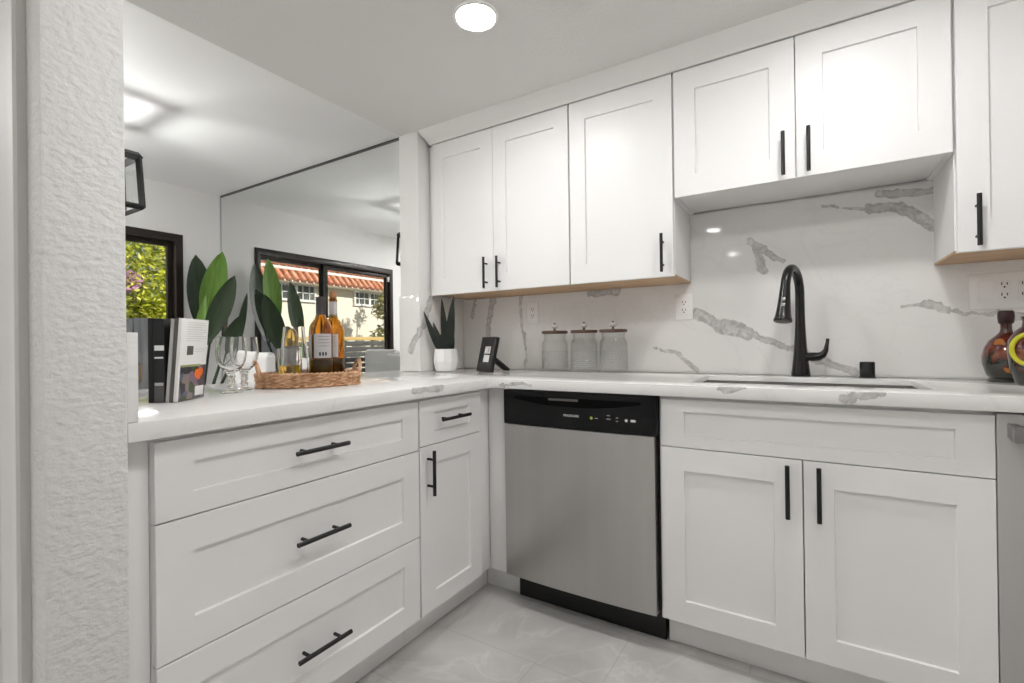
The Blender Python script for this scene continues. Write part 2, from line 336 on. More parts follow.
        for i, j in K:
            new.append(s.bm.faces.new((v(i, j, 0), v(i, j + 1, 0), v(i + 1, j + 1, 0), v(i + 1, j, 0))))
            new.append(s.bm.faces.new((v(i, j, 1), v(i + 1, j, 1), v(i + 1, j + 1, 1), v(i, j + 1, 1))))
            if (i - 1, j) not in K: new.append(s.bm.faces.new((v(i, j, 0), v(i, j, 1), v(i, j + 1, 1), v(i, j + 1, 0))))
            if (i + 1, j) not in K: new.append(s.bm.faces.new((v(i + 1, j, 0), v(i + 1, j + 1, 0), v(i + 1, j + 1, 1), v(i + 1, j, 1))))
            if (i, j - 1) not in K: new.append(s.bm.faces.new((v(i, j, 0), v(i + 1, j, 0), v(i + 1, j, 1), v(i, j, 1))))
            if (i, j + 1) not in K: new.append(s.bm.faces.new((v(i, j + 1, 0), v(i, j + 1, 1), v(i + 1, j + 1, 1), v(i + 1, j + 1, 0))))
        bmesh.ops.recalc_face_normals(s.bm, faces=new)
        bmesh.ops.dissolve_limit(s.bm, angle_limit=.01, verts=list(V.values()), edges=list({e for f in new if f.is_valid for e in f.edges}))
        if bev:
            s.bm.normal_update()
            es = [e for e in s.bm.edges if len(e.link_faces) == 2 and e.calc_face_angle(0) > .5]
            bmesh.ops.bevel(s.bm, geom=es, offset=bev, segments=2, profile=.5, affect='EDGES')
        s._tag(f0); return s
    def shaker(s, x0, x1, z0, z1, t=.02, sx=.075, sz=.075, rec=.009, y=0):
        """a recessed-panel front: outer face at y, thickness t towards +y"""
        f0 = len(s.bm.faces); e = .0014
        def ring(a, b, c, d, yy): return [s.bm.verts.new(p) for p in ((a, yy, c), (b, yy, c), (b, yy, d), (a, yy, d))]
        R = [ring(x0, x1, z0, z1, y + t), ring(x0, x1, z0, z1, y + e), ring(x0 + e, x1 - e, z0 + e, z1 - e, y),
             ring(x0 + sx, x1 - sx, z0 + sz, z1 - sz, y), ring(x0 + sx + .0015, x1 - sx - .0015, z0 + sz + .0015, z1 - sz - .0015, y + rec)]
        for a, b in zip(R[:-1], R[1:]):
            for i in range(4): s.bm.faces.new((a[i], a[(i + 1) % 4], b[(i + 1) % 4], b[i]))
        s.bm.faces.new(R[0][::-1]); s.bm.faces.new(R[-1]); s._tag(f0); return s
    def build(s, name, m, parent=None, world=False, smooth=40, xf=None):
        bm = s.bm
        if xf is not None: bm.transform(xf)
        if parent is not None and world:
            p = parent; off = Matrix.Identity(4)
            while p is not None: off = Matrix.LocRotScale(p.location, p.rotation_euler, p.scale) @ off; p = p.parent
            bm.transform(off.inverted())
        bmesh.ops.recalc_face_normals(bm, faces=bm.faces[:])
        me = bpy.data.meshes.new(name); bm.to_mesh(me); bm.free()
        for mm in (m if isinstance(m, (list, tuple)) else [m]): me.materials.append(mm)
        if smooth:
            me.polygons.foreach_set('use_smooth', [True] * len(me.polygons)); me.set_sharp_from_angle(angle=radians(smooth))
        o = bpy.data.objects.new(name, me); COL.objects.link(o)
        if parent is not None: o.parent = parent
        return o
def thing(name, label, cat, loc=(0, 0, 0), rz=0, group=None):
    o = bpy.data.objects.new(name, None); COL.objects.link(o); o.empty_display_size = .05
    o.location = loc; o.rotation_euler = (0, 0, rz); o['label'] = label; o['category'] = cat
    if group: o['group'] = group
    return o
def tag(o, label, cat, group=None):
    o['label'] = label; o['category'] = cat
    if group: o['group'] = group
    return o
def struct(o, label=None):
    o['kind'] = 'structure'
    if label: o['label'] = label
    return o
def copy_tree(o, parent=None):
    c = o.copy(); COL.objects.link(c); c.parent = parent
    for ch in list(o.children): copy_tree(ch, c)
    return c
def text_mesh(name, s, size, m, parent, xf, depth=.0004):
    cu = bpy.data.curves.new(name, 'FONT'); cu.body = s; cu.size = size; cu.extrude = depth; cu.align_x = 'CENTER'; cu.align_y = 'CENTER'
    t = bpy.data.objects.new('text', cu); COL.objects.link(t); bpy.context.view_layer.update()
    me = bpy.data.meshes.new_from_object(t.evaluated_get(bpy.context.evaluated_depsgraph_get())); bpy.data.objects.remove(t); bpy.data.curves.remove(cu)
    me.name = name; me.transform(xf); me.materials.clear(); me.materials.append(m)
    o = bpy.data.objects.new(name, me); COL.objects.link(o); o.parent = parent; return o
RX90 = Matrix.Rotation(pi / 2, 4, 'X')       # text lying in XY -> upright, facing -Y

# ------------------------------------------------------------------ the room
YB, XL, XR, YR, ZK, ZD = .63, -3.33, 2.25, -4.6, 2.196, 2.405
XE = -.745                                    # edge of the dropped kitchen ceiling
struct(MB().box(XL - .2, XR + .15, YR - .15, YB + .15, -.1, 0).build('floor', M['floor']))
struct(MB().box(XE, XR + .15, YR - .15, YB + .15, ZK, 2.6).build('ceiling', M['ceil']), 'dropped grey textured kitchen ceiling')
struct(MB().box(XL - .2, XE, YR - .15, YB + .15, ZD, 2.6).build('ceiling_dining', M['ceil_d']), 'smooth white dining room ceiling')
struct(MB().box(XL - .2, XR + .15, YB, YB + .15, 0, 2.6).build('wall_back', M['wall']))
struct(MB().box(XR, XR + .15, YR, YB, 0, 2.6).build('wall_right', M['wall']))
struct(MB().box(XL - .2, XR + .15, YR - .15, YR, 0, 2.6).build('wall_rear', M['wall']))
DY0, DY1, DZ = -1.46, .305, 2.0               # patio door opening
struct(MB().cells([YR, DY0, DY1, YB], [0, DZ, 2.6], lambda a, b: not (DY0 < a < DY1 and b < DZ), XL - .15, XL, axis='x').build('wall_left', M['wall']))
struct(MB().box(-.755, -.62, .25, YB, 0, ZK).build('wall_partition', M['wall']), 'short white wall stub between kitchen and mirror')
XW = .035
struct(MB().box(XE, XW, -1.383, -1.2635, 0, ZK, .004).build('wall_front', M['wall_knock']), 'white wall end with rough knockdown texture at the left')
# door casing on the near side of that wall
cas = MB(); prof = [(-.036, -1.3832), (-.036, -1.396), (-.042, -1.400), (-.056, -1.3995), (-.066, -1.3955), (-.10, -1.3965), (-.150, -1.3975), (-.158, -1.402), (-.170, -1.404), (-.18, -1.404), (-.18, -1.3832)]
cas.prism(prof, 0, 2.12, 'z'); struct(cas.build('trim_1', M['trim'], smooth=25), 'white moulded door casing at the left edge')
# crown moulding over the wall cabinets
cr = MB(); XC1 = 2.24
A = [(.31, 2.128), (.30, 2.128), (.285, 2.150), (.262, 2.172), (.255, 2.184), (.25, 2.1955), (.31, 2.1955)]
ring0, ring1 = [], []
for y, z in A:
    ring0.append(cr.bm.verts.new((-.578 - (.31 - y) * .66, y, z))); ring1.append(cr.bm.verts.new((XC1, y, z)))
for i in range(len(A) - 1): cr.bm.faces.new((ring0[i], ring1[i], ring1[i + 1], ring0[i + 1]))
ret = [cr.bm.verts.new((-.578 - (.31 - y) * .66, .35, z)) for y, z in A]
for i in range(len(A) - 1): cr.bm.faces.new((ring0[i], ring0[i + 1], ret[i + 1], ret[i]))
struct(cr.build('trim_2', M['crown'], smooth=50), 'white crown moulding above the wall cabinets')
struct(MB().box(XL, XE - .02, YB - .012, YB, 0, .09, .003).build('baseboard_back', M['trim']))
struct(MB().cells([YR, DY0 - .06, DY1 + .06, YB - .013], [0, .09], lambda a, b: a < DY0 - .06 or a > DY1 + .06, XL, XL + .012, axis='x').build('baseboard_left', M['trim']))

# patio door
d = struct(thing('door_1', 'dark bronze sliding glass patio door', 'door', (XL, (DY0 + DY1) / 2, 0)))
del d['category']
f = MB(); a, b = XL - .10, XL + .012
f.cells([DY0, DY0 + .055, -.505, -.45, DY1 - .055, DY1], [0, .07, DZ - .065, DZ], lambda y, z: not (.07 < z < DZ - .065) or y < DY0 + .055 or y > DY1 - .055, a, b, axis='x', bev=.003)
f.build('frame', M['bronze'], d, True)
f = MB(); f.cells([DY0 + .056, DY0 + .10, -.52, -.46], [.072, .15, 1.89, DZ - .067], lambda y, z: y < DY0 + .10 or y > -.52 or z < .15 or z > 1.89, XL - .05, XL - .015, axis='x', bev=.002); sp = f.build('sliding_panel', M['bronze'], d, True)
MB().box(XL - .036, XL - .03, DY0 + .09, -.51, .14, 1.9).build('pane', M['pane'], sp, True)
f = MB(); f.cells([-.515, -.455, DY1 - .09, DY1 - .056], [.072, .15, 1.90, DZ - .067], lambda y, z: y < -.455 or y > DY1 - .09 or z < .15 or z > 1.90, XL - .09, XL - .055, axis='x', bev=.002); fp = f.build('fixed_panel', M['bronze'], d, True)
MB().box(XL - .076, XL - .07, -.46, DY1 - .085, .14, 1.91).build('pane', M['pane'], fp, True)
MB().box(XL - .012, XL + .02, DY0 + .067, DY0 + .087, 1.84, 1.9, .003).build('latch', M['plastic'], d, True)

# wall mirror on the dining side
m = thing('wall_mirror', 'large frameless wall mirror on the dining room wall, reflecting the patio door', 'mirror', (-2.04, YB, 0))
MB().box(XL + .012, -.757, YB - .018, YB - .013, .095, ZD - .012).build('mirror_glass', M['mirror'], m, True, smooth=0)
MB().box(XL + .012, -.757, YB - .024, YB - .0125, ZD - .016, ZD - .001).build('top_channel', M['mirror_edge'], m, True)
MB().box(XL + .001, XL + .012, YB - .022, YB - .0125, .092, ZD - .016).build('side_channel', M['channel'], m, True)

# ------------------------------------------------------------------ lamps
def downlight(x, y, z, label, r=.066, m='lamp'):
    t = thing('recessed_light', label, 'ceiling light', (x, y, z), group='recessed ceiling lights')
    MB().lathe([(r + .014, -.0005), (r + .012, -.006), (r + .003, -.008), (r, -.005), (r, -.0005)], n=40).build('trim_ring', M['plastic'], t)
    MB().lathe([(0, -.004), (r - .001, -.004), (r - .001, -.001), (0, -.001)], n=40).build('diffuser', M[m], t)
    return t
downlight(.17, -.302, ZK, 'round recessed ceiling light above the corner of the kitchen floor')
downlight(1.26, -.26, ZK, 'round recessed ceiling light above the sink side of the kitchen, outside the frame')
downlight(.30, -2.40, ZK, 'round recessed ceiling light behind the camera, mirrored in the backsplash below the shadow', m='lamp_rear')
downlight(.28, -4.02, ZK, 'farthest recessed ceiling light behind the camera, lower reflection in the backsplash', m='lamp_rear')
downlight(-2.0, -2.35, ZD, 'added fill light over the near side of the dining room, unseen behind the textured wall', m='fill_dining')  # this and the next two: unseen lights added to brighten the dining room
downlight(-2.6, -1.9, ZD, 'added fill light near the patio door, unseen behind the textured wall', m='fill_dining')
downlight(-1.9, -3.3, ZD, 'farthest added fill light, unseen at the rear of the dining room', m='fill_dining')
t = thing('flash_fill_dome', 'added glowing dome just above the camera, standing in for bounced flash', 'ceiling light', (1.02, -1.15, ZK))  # added emitter in place of bounced flash, shapes the backsplash shadow
MB().lathe([(.10, -.0005), (.10, -.018), (.095, -.02), (0, -.02)], n=40).build('base_plate', M['plastic'], t)
MB().lathe([(.092, -.0205), (.088, -.04), (.07, -.058), (.04, -.068), (0, -.071)], n=40, cap0=True).build('dome', M['dome'], t)

# lantern over the dining table
lx, ly = -2.125, -.60
t = thing('pendant_lantern', 'black open frame lantern hanging over the dining table at the left', 'lamp', (lx, ly, 1.82))
f = MB(); zb, zt, wb, wt = 0.02, .30, .125, .113
def bar(a, b, r): f.tube([a, b], r, 4)
for z, w in ((zb, wb), (zt, wt)):
    for i in range(4):
        p = [(-w, -w), (w, -w), (w, w), (-w, w)]; bar((*p[i], z), (*p[(i + 1) % 4], z), .016 if z < .2 else .024)
for q in ((-1, -1), (1, -1), (1, 1), (-1, 1)): bar((q[0] * wb, q[1] * wb, zb), (q[0] * wt, q[1] * wt, zt), .017)
f.build('frame', M['black'], t, smooth=20)
g = MB()
for i in range(4):
    p = [(-1, -1), (1, -1), (1, 1), (-1, 1)]; A_, B_ = Vector(p[i]), Vector(p[(i + 1) % 4])
    vs = [g.bm.verts.new(v) for v in ((A_.x * wb * .98, A_.y * wb * .98, zb), (B_.x * wb * .98, B_.y * wb * .98, zb), (B_.x * wt * .98, B_.y * wt * .98, zt), (A_.x * wt * .98, A_.y * wt * .98, zt))]
    g.bm.faces.new(vs)
g.build('glass_pane', M['pane'], t, smooth=0)
k = MB(); k.tube([(0, 0, zt - .1), (0, 0, ZD - 1.82 - .02)], .006, 8); k.lathe([(.055, ZD - 1.82 - .022), (.055, ZD - 1.82 - .001), (0, ZD - 1.82 - .001)], n=24); k.box(-wt, wt, -.008, .008, zt - .008, zt + .008); k.build('stem', M['black'], t)
k = MB(); k.lathe([(.018, zt - .16), (.018, zt - .1), (0, zt - .1)], n=16); k.build('bulb_socket', M['black'], t)
MB().lathe([(0, .03), (.03, .037), (.055, .055), (.064, .08), (.06, .108), (.04, .13), (.016, .141), (0, .142)], n=20).build('bulb', M['bulb'], t)

# ------------------------------------------------------------------ cabinets
def pull(parent, x, y, z, vertical=True, L=.158):
    h = MB(); r = .0062; o = y - .031; k = L * .30
    if vertical:
        h.tube([(x, o, z - L / 2), (x, o, z + L / 2)], r, 14)
        for q in (-k, k): h.tube([(x, o, z + q), (x, y + .0005, z + q)], .0045, 10)
    else:
        h.tube([(x - L / 2, o, z), (x + L / 2, o, z)], r, 14)
        for q in (-k, k): h.tube([(x + q, o, z), (x + q, y + .0005, z)], .0045, 10)
    return h.build('handle', M['black'], parent)
ZT, ZB, ZC = .864, .120, .8765
def carcass(t, x0, x1, z0, z1, y0, y1, mm, name='body', mid=None, toe=False, back=True):
    c = MB(); w = .016
    zz = 0 if toe else z0
    c.box(x0, x0 + w, y0, y1, z0, z1); c.box(x1 - w, x1, y0, y1, z0, z1); c.box(x0 + w, x1 - w, y0, y1, z0, z0 + w)
    if back: c.box(x0 + w, x1 - w, y1 - .008, y1, z0 + w, z1)
    c.box(x0 + w, x1 - w, y0, y0 + .016, z1 - .035, z1)
    c.box(x0 + w, x1 - w, y1 - .06, y1 - .009, z1 - .016, z1)
    for q in (mid or []): c.box(x0 + w, x1 - w, y0, y0 + .016, q - .018, q + .018)
    o = c.build(name, mm, t)
    if toe: MB().box(x0, x1, y0 + .062, y0 + .078, 0.001, z0 - .001).build('toe_kick', M['paint'], t)
    return o

# three-drawer unit on the peninsula (local x runs along world +Y, fronts face +X)
W = 1.209 - .4285
t = thing('drawer_cabinet', 'wide white peninsula cabinet with three stacked drawers and black pulls', 'cabinet', (0, -1.209, 0), pi / 2)
carcass(t, 0, W, .11, ZC - .0008, .021, .60, M['paint'], mid=[.695, .40], toe=True)
MB().box(-.054, -.001, .022, .042, .0005, ZC - .001, .001).build('filler_strip', M['paint'], t)
MB().box(-.053, W, .6005, .615, 0.001, ZC - .001).build('back_panel', M['paint'], t)
for za, zb_, hz in ((.6965, ZT, .784), (.4025, .6935, .5515), (ZB, .3995, .252)):
    dr = MB().shaker(.0015, W - .002, za, zb_, sx=.073, sz=.05 if za > .6 else .073).build('drawer', M['paint'], t)
    pull(dr, W * .49, 0, hz, False, .162)
# narrow drawer-over-door unit
W = .4265 - .069
t = thing('base_cabinet', 'narrow white peninsula cabinet with one drawer over one door', 'cabinet', (0, -.4265, 0), pi / 2)
carcass(t, 0, W, .11, ZC - .0008, .021, .60, M['paint'], mid=[.704], toe=True)
MB().box(0, W, .6005, .615, 0.001, ZC - .001).build('back_panel', M['paint'], t)
MB().box(W + .0005, W + .0885, .0215, .036, .11, ZC - .001, .001).build('filler_strip', M['paint'], t)
MB().box(W + .0005, W + .152, .083, .098, .001, .108).build('toe_kick', M['paint'], t)
dr = MB().shaker(.002, W, .7055, ZT, sx=.075, sz=.045).build('drawer', M['paint'], t); pull(dr, W * .475, 0, .79, False, .162)
dr = MB().shaker(.002, W, ZB, .7025, sx=.073, sz=.065).build('door', M['paint'], t); pull(dr, .040, 0, .612, True, .155)
# corner filler
t = thing('corner_filler', 'white filler panels closing the inside corner left of the dishwasher', 'cabinet panel', (0, .02, 0))
MB().box(-.0205, .0735, .0195, .034, .11, ZC - .001, .001).build('panel', M['paint'], t, True)
MB().box(-.080, .0885, .0855, .10, .001, .108).build('toe_kick', M['paint'], t, True)
# sink base
SX0, SX1 = .704, 1.531
t = thing('sink_cabinet', 'white double-door sink base cabinet with false drawer front', 'cabinet', (SX0, 0, 0)); W = SX1 - SX0
c = MB(); w = .016
c.box(-.0075, w, .021, .60, .11, ZC - .001); c.box(W - w, W, .021, .60, .11, ZC - .001); c.box(w, W - w, .021, .60, .11, .126); c.box(w, W - w, .59, .60, .126, .80)
c.box(w, W - w, .021, .036, ZC - .03, ZC - .001); c.box(w, W - w, .021, .036, .686, .722); c.build('body', M['paint'], t)
MB().box(0, W, .085, .10, .001, .108).build('toe_kick', M['paint'], t)
MB().shaker(.0015, W - .001, .7055, ZT, sx=.075, sz=.04).build('false_front', M['paint'], t)
xm = 1.1175 - SX0
dr = MB().shaker(.0015, xm - .0015, ZB, .7025, sx=.074, sz=.074).build('door', M['paint'], t); pull(dr, 1.0785 - SX0, 0, .611, True, .157)
dr = MB().shaker(xm + .0015, W - .001, ZB, .7025, sx=.074, sz=.074).build('door', M['paint'], t); pull(dr, 1.157 - SX0, 0, .613, True, .157)

# wall cabinets: fronts at y = .31
UY, UZ, UT = .31, 1.3195, 2.128
def upper(name, label, x0, x1, z0, doors, wood=True, filler=0, stile=.073):
    t = thing(name, label, 'wall cabinet', (x0, UY, z0)); W = x1 - x0; H = UT - z0
    c = MB(); w = .016; y0, y1 = .021, .3095 - 0
    zs = .0085 if wood else 0.0
    c.box(0, w, y0, y1, zs, H); c.box(W - w, W, y0, y1, zs, H); c.box(w, W - w, y0, y1, H - w, H)
    c.box(w, W - w, y1 - .008, y1, .03, H - w); c.build('body', M['paint'], t)
    (MB().box(0, W, y0, y1, .0, .008) if wood else MB().box(w, W - w, y0, y1 - .009, .004, .024, .001)).build('bottom_panel', M['wood' if wood else 'paint'], t)['label'] = 'bare tan wood underside' if wood else 'white painted underside'
    if filler: MB().box(-filler, -.001, y0 + .002, y0 + .02, 0, H).build('filler_strip', M['paint'], t)
    for a, b, hx, hz in doors:
        dr = MB().shaker(a - x0, b - x0, .0, H - .002, sx=stile, sz=.083).build('door', M['paint'], t); pull(dr, hx - x0, 0, hz - z0, True, .153)
    return t
upper('wall_cabinet', 'white two-door wall cabinet above the snake plant, next to the wall stub', -.578, .2285, UZ, [(-.577, -.1835, -.2225, 1.409), (-.1815, .2265, -.1455, 1.407)], filler=.032)
upper('wall_cabinet', 'tall white single-door wall cabinet above the glass jars', .2295, .6835, UZ, [(.2335, .6815, .642, 1.412)], stile=.074)
upper('wall_cabinet', 'short white two-door wall cabinet above the kitchen faucet', .6845, 1.5215, 1.628, [(.689, 1.104, 1.067, 1.714), (1.1065, 1.5185, 1.143, 1.714)], wood=False, stile=.08)
upper('wall_cabinet', 'tall white wall cabinet cut off by the right edge, above the dark bottle', 1.5225, 2.02, UZ, [(1.5265, 2.018, 1.569, 1.408)], stile=.073)

# ------------------------------------------------------------------ countertop, splash, sink
CT, CB, CF = .915, .877, -.03
SKX0, SKX1, SKY0, SKY1 = .775, 1.435, .115, .475
def keepc(x, y):
    if x < .03 and y < .245 and x > -.83: return True
    if x > -.6185 and y > -.03:
        return not (SKX0 < x < SKX1 and SKY0 < y < SKY1)
    return False
ct = MB().cells([-.83, -.6185, .03, SKX0, SKX1, 2.2], [-1.2625, -.03, SKY0, .2385, SKY1, .609], lambda x, y: (x < .03 and y < .2385) or (x > -.6185 and y > -.03 and not (SKX0 < x < SKX1 and SKY0 < y < SKY1)), CB, CT, bev=.0022).build('countertop', M['counter'], smooth=30)
tag(ct, 'white quartz L-shaped countertop with soft grey veins', 'countertop')
bp = MB().cells([-.608, .6845, 1.5225, 2.2], [CT + .0008, UZ - .001, 1.6275], lambda x, z: z < UZ or .6845 < x < 1.5225, .619, .6295, axis='y').build('backsplash', M['splash'])
tag(bp, 'white marble-look backsplash slab with grey veins behind the faucet', 'backsplash')
sp = thing('backsplash', 'marble-look slab wrapping the end of the wall stub beside the snake plant', 'backsplash', (-.615, .25, CT))
MB().box(-.6195, -.609, .2495, .6185, CT + .0008, UZ - .001, .0008).build('side_slab', M['splash'], sp, True)
MB().box(-.757, -.609, .239, .2493, CT + .0008, UZ - .001, .0008).build('front_slab', M['splash'], sp, True)
eb = MB().box(-.80, .030, -1.263, -1.2445, CT + .0008, 1.09, .001).build('backsplash', M['counter'])
tag(eb, 'low white slab edge standing on the counter against the textured wall', 'backsplash')
s = thing('kitchen_sink', 'stainless steel undermount sink below the black faucet', 'sink', ((SKX0 + SKX1) / 2, .3, .68))
b_ = MB(); x0, x1, y0, y1, zt_, zb_ = SKX0 + .0012, SKX1 - .0012, SKY0 + .0012, SKY1 - .0012, CT - .019, .68
def rect(a, b, c, d_, z): return [b_.bm.verts.new(p) for p in ((a, c, z), (b, c, z), (b, d_, z), (a, d_, z))]
R = [rect(x0, x1, y0, y1, zt_), rect(x0 + .006, x1 - .006, y0 + .006, y1 - .006, zb_ + .03), rect(x0 + .03, x1 - .03, y0 + .03, y1 - .03, zb_)]
for p, q in zip(R[:-1], R[1:]):
    for i in range(4): b_.bm.faces.new((p[i], p[(i + 1) % 4], q[(i + 1) % 4], q[i]))
b_.bm.faces.new(R[-1]); b_.build('basin', M['sink'], s, True)
MB().lathe([(.045, .0005), (.045, .003), (.03, .002), (0, .001)], (.0, .05, 0), 24).build('drain', M['steel_dark'], s)

# faucet
fx, fy = 1.107, .55
t = thing('kitchen_faucet', 'tall black gooseneck pull-down kitchen faucet behind the sink', 'faucet', (fx, fy, CT))
dx, dy = -.23, -.973                           # the spout points over the sink
MB().lathe([(.0, .0008), (.033, .0008), (.0335, .006), (.030, .03), (.026, .07), (.0225, .11), (.0195, .16), (.0172, .22), (.0165, .30)], n=28).build('body', M['faucet'], t)
pts = [(0, 0, .295), (0, 0, .322)]; Rr = .092
for i in range(1, 25):
    a = pi * i / 24 * .93; pts.append((dx * Rr * (1 - cos(a)), dy * Rr * (1 - cos(a)), .322 + Rr * sin(a)))
MB().tube(pts, .0163, 18).build('spout', M['faucet'], t)
e = Vector(pts[-1]); dn = (e - Vector(pts[-2])).normalized(); sh = MB()
rr = [(.0, .0165), (.02, .0175), (.05, .0195), (.085, .0225), (.115, .026), (.127, .029), (.130, .0305), (.136, .030), (.137, .024)]
sh.tube([e + dn * q for q, _ in rr], [r for _, r in rr], 24); hd = sh.build('spray_head', M['faucet'], t)
side = Vector((0, -1, 0)).cross(dn).normalized(); out = dn.cross(Vector((1, 0, 0))).normalized()
if out.y > 0: out = -out
bt = MB()
for q in (.058, .080): bt.obox(e + dn * q + out * (.0203 if q < .07 else .0222), (1, 0, 0), out, dn, .005, .0018, .006, .001)
bt.build('button', M['steel_dark'], hd)
lv = MB(); lv.tube([(.012, -.002, .078), (.03, -.004, .077), (.046, -.006, .077)], [.0165, .0165, .0175], 18)
lv.tube([(.046, -.006, .077), (.060, -.008, .078), (.074, -.01, .086), (.083, -.011, .102), (.087, -.012, .125), (.090, -.013, .147)], [.0172, .0165, .0135, .009, .0065, .0055], 16)
lv.build('lever', M['faucet'], t)
a_ = MB().lathe([(0, .0008), (.0235, .0008), (.0235, .055), (.021, .059), (0, .059)], (0, 0, 0), 28); bb = thing('air_gap_cap', 'small black cylinder cap on the counter right of the faucet', 'sink cap', (1.318, .55, CT)); a_.build('cap', M['black'], bb)
MB().lathe([(.0262, .0006), (.0262, .004), (.0242, .004), (.0242, .0006)], n=28, cap0=False, cap1=False).build('base_ring', M['black'], bb)

# ------------------------------------------------------------------ dishwasher
DX0, DX1 = .0785, .690
t = thing('dishwasher', 'stainless steel dishwasher with black control panel between corner and sink cabinet', 'dishwasher', (DX0, 0, 0)); W = DX1 - DX0
MB().box(.002, .6135, .031, .585, .125, ZC - .003, .002).build('body', M['dwblack'], t)
dm = MB(); nx = 12
fr = []
for i in range(nx + 1):
    u = i / nx; fr.append((.002 + u * (W - .006), -.012 - .010 * (1 - abs(2 * u - 1) ** 2.4)))
dm.prism(fr + [(W - .004, .029), (.002, .029)], .124, .7335, 'z'); dm.build('door_panel', M['steel'], t, smooth=20)
cp = MB(); cp.box(0, W + .003, -.016, .030, .736, .872, .003)
cpo = cp.build('control_panel', M['dwblack'], t)
hr = MB()                                       # flat black shape painting the shade inside the curved pocket pull
top = []; n = 20
for i in range(n + 1):
    u = i / n; x = .05 + u * (W - .1); top.append((x, .840 - .024 * (1 - (2 * u - 1) ** 2)))
hr.prism(top + [(W - .05, .850), (.05, .850)], -.0178, -.0155, 'y'); hr.build('pocket_shade', M['pocket_black'], cpo)
MB().box(.205, .33, -.0185, .005, .838, .848, .002).build('latch_grip', M['bk_dark'], cpo)
text_mesh('brand_lettering', 'FRIGIDAIRE', .0125, M['grey_text'], cpo, Matrix.Translation((.300, -.0165, .785)) @ RX90)
MB().lathe([(0, .0), (.0055, .0), (.0055, .001), (0, .001)], (.381, -.0165, .783), 16, axis='y').build('indicator', M['green_led'], cpo)
for x, z, ww in ((.40, .783, .006), (.446, .7835, .008), (.446, .796, .006), (.478, .79, .004), (.478, .778, .004)): MB().box(x - ww, x + ww, -.0168, -.0155, z - .0012, z + .0012).build('legend_mark', M['bk_grey'], cpo)
bt = MB(); bt.lathe([(0, 0), (.005, 0), (.005, .001), (0, .001)], (.512, -.0165, .783), 14, axis='y'); bt.box(.527, .545, -.0172, -.0155, .779, .787, .001); bt.build('button', M['grey_text'], cpo)
MB().box(.012, .6165, .074, .09, .002, .122).build('toe_kick', M['black'], t)

# stainless appliance at the right edge
t = thing('oven', 'grey stainless appliance under the counter at the right edge, bar handle showing', 'appliance', (1.5316, 0, 0))
MB().box(.0, .60, .03, .585, .10, ZC - .004, .003).build('body', M['steel_dark'], t)
MB().box(.0, .60, -.004, .0295, .115, ZC - .006, .003).build('door', mat('satin steel', (.55, .545, .535), .42, metal=.85), t)
MB().box(.0, .60, .07, .085, .001, .099).build('toe_kick', M['black'], t)
hd = MB(); hd.box(.018, .594, -.058, -.040, .806, .848, .003); hd.box(.018, .036, -.0405, -.0045, .813, .848, .002); hd.box(.576, .594, -.0405, -.0045, .813, .848, .002)
hd.build('handle', M['steel_dark'], t)

# ------------------------------------------------------------------ outlets
def outlet(label, x, z, gangs, w, h=.117):
    t = thing('outlet_plate', label, 'outlet', (x, .619, z), group='white wall plates')
    MB().box(-w / 2, w / 2, -.0055, -.0004, -h / 2, h / 2, .002).build('plate', M['plastic'], t)
    for gx, kind in gangs:
        if kind == 'r':
            rc = MB().box(gx - .0165, gx + .0165, -.0075, -.0052, -.034, .034, .0015).build('receptacle', M['plastic'], t)
            sl = MB()
            for cz in (.018, -.018):
                sl.box(gx - .008, gx - .0055, -.008, -.0072, cz, cz + .010); sl.box(gx + .0055, gx + .008, -.008, -.0072, cz + .001, cz + .009)
                sl.lathe([(0, 0), (.0028, 0), (.0028, .0008), (0, .0008)], (gx, -.0073, cz - .006), 10, axis='y')
            sl.build('slots', M['slot'], rc)
        else:
            rc = MB().prism([(-.0052, -.034), (-.0095, -.034), (-.0065, 0), (-.0105, .034), (-.0052, .034)], gx - .0165, gx + .0165, 'x').build('rocker', M['plastic'], t)
    for gx, kind in gangs:
        for zz in (-.048, .048): MB().lathe([(0, 0), (.003, 0), (.003, .001), (0, .001)], (gx, -.0055, zz), 10, axis='y').build('screw', M['plastic'], t)
outlet('white duplex outlet plate on the backsplash left of the glass jars\' lids', -.136, 1.221, [(0, 'r')], .071)
outlet('white duplex outlet plate on the backsplash under the single-door wall cabinet\'s right corner', .654, 1.214, [(0, 'r')], .075)
outlet('wide white plate with one rocker switch and two outlets above the dark bottle', 1.705, 1.2175, [(-.052, 's'), (-.004, 'r'), (.046, 'r')], .185, .122)

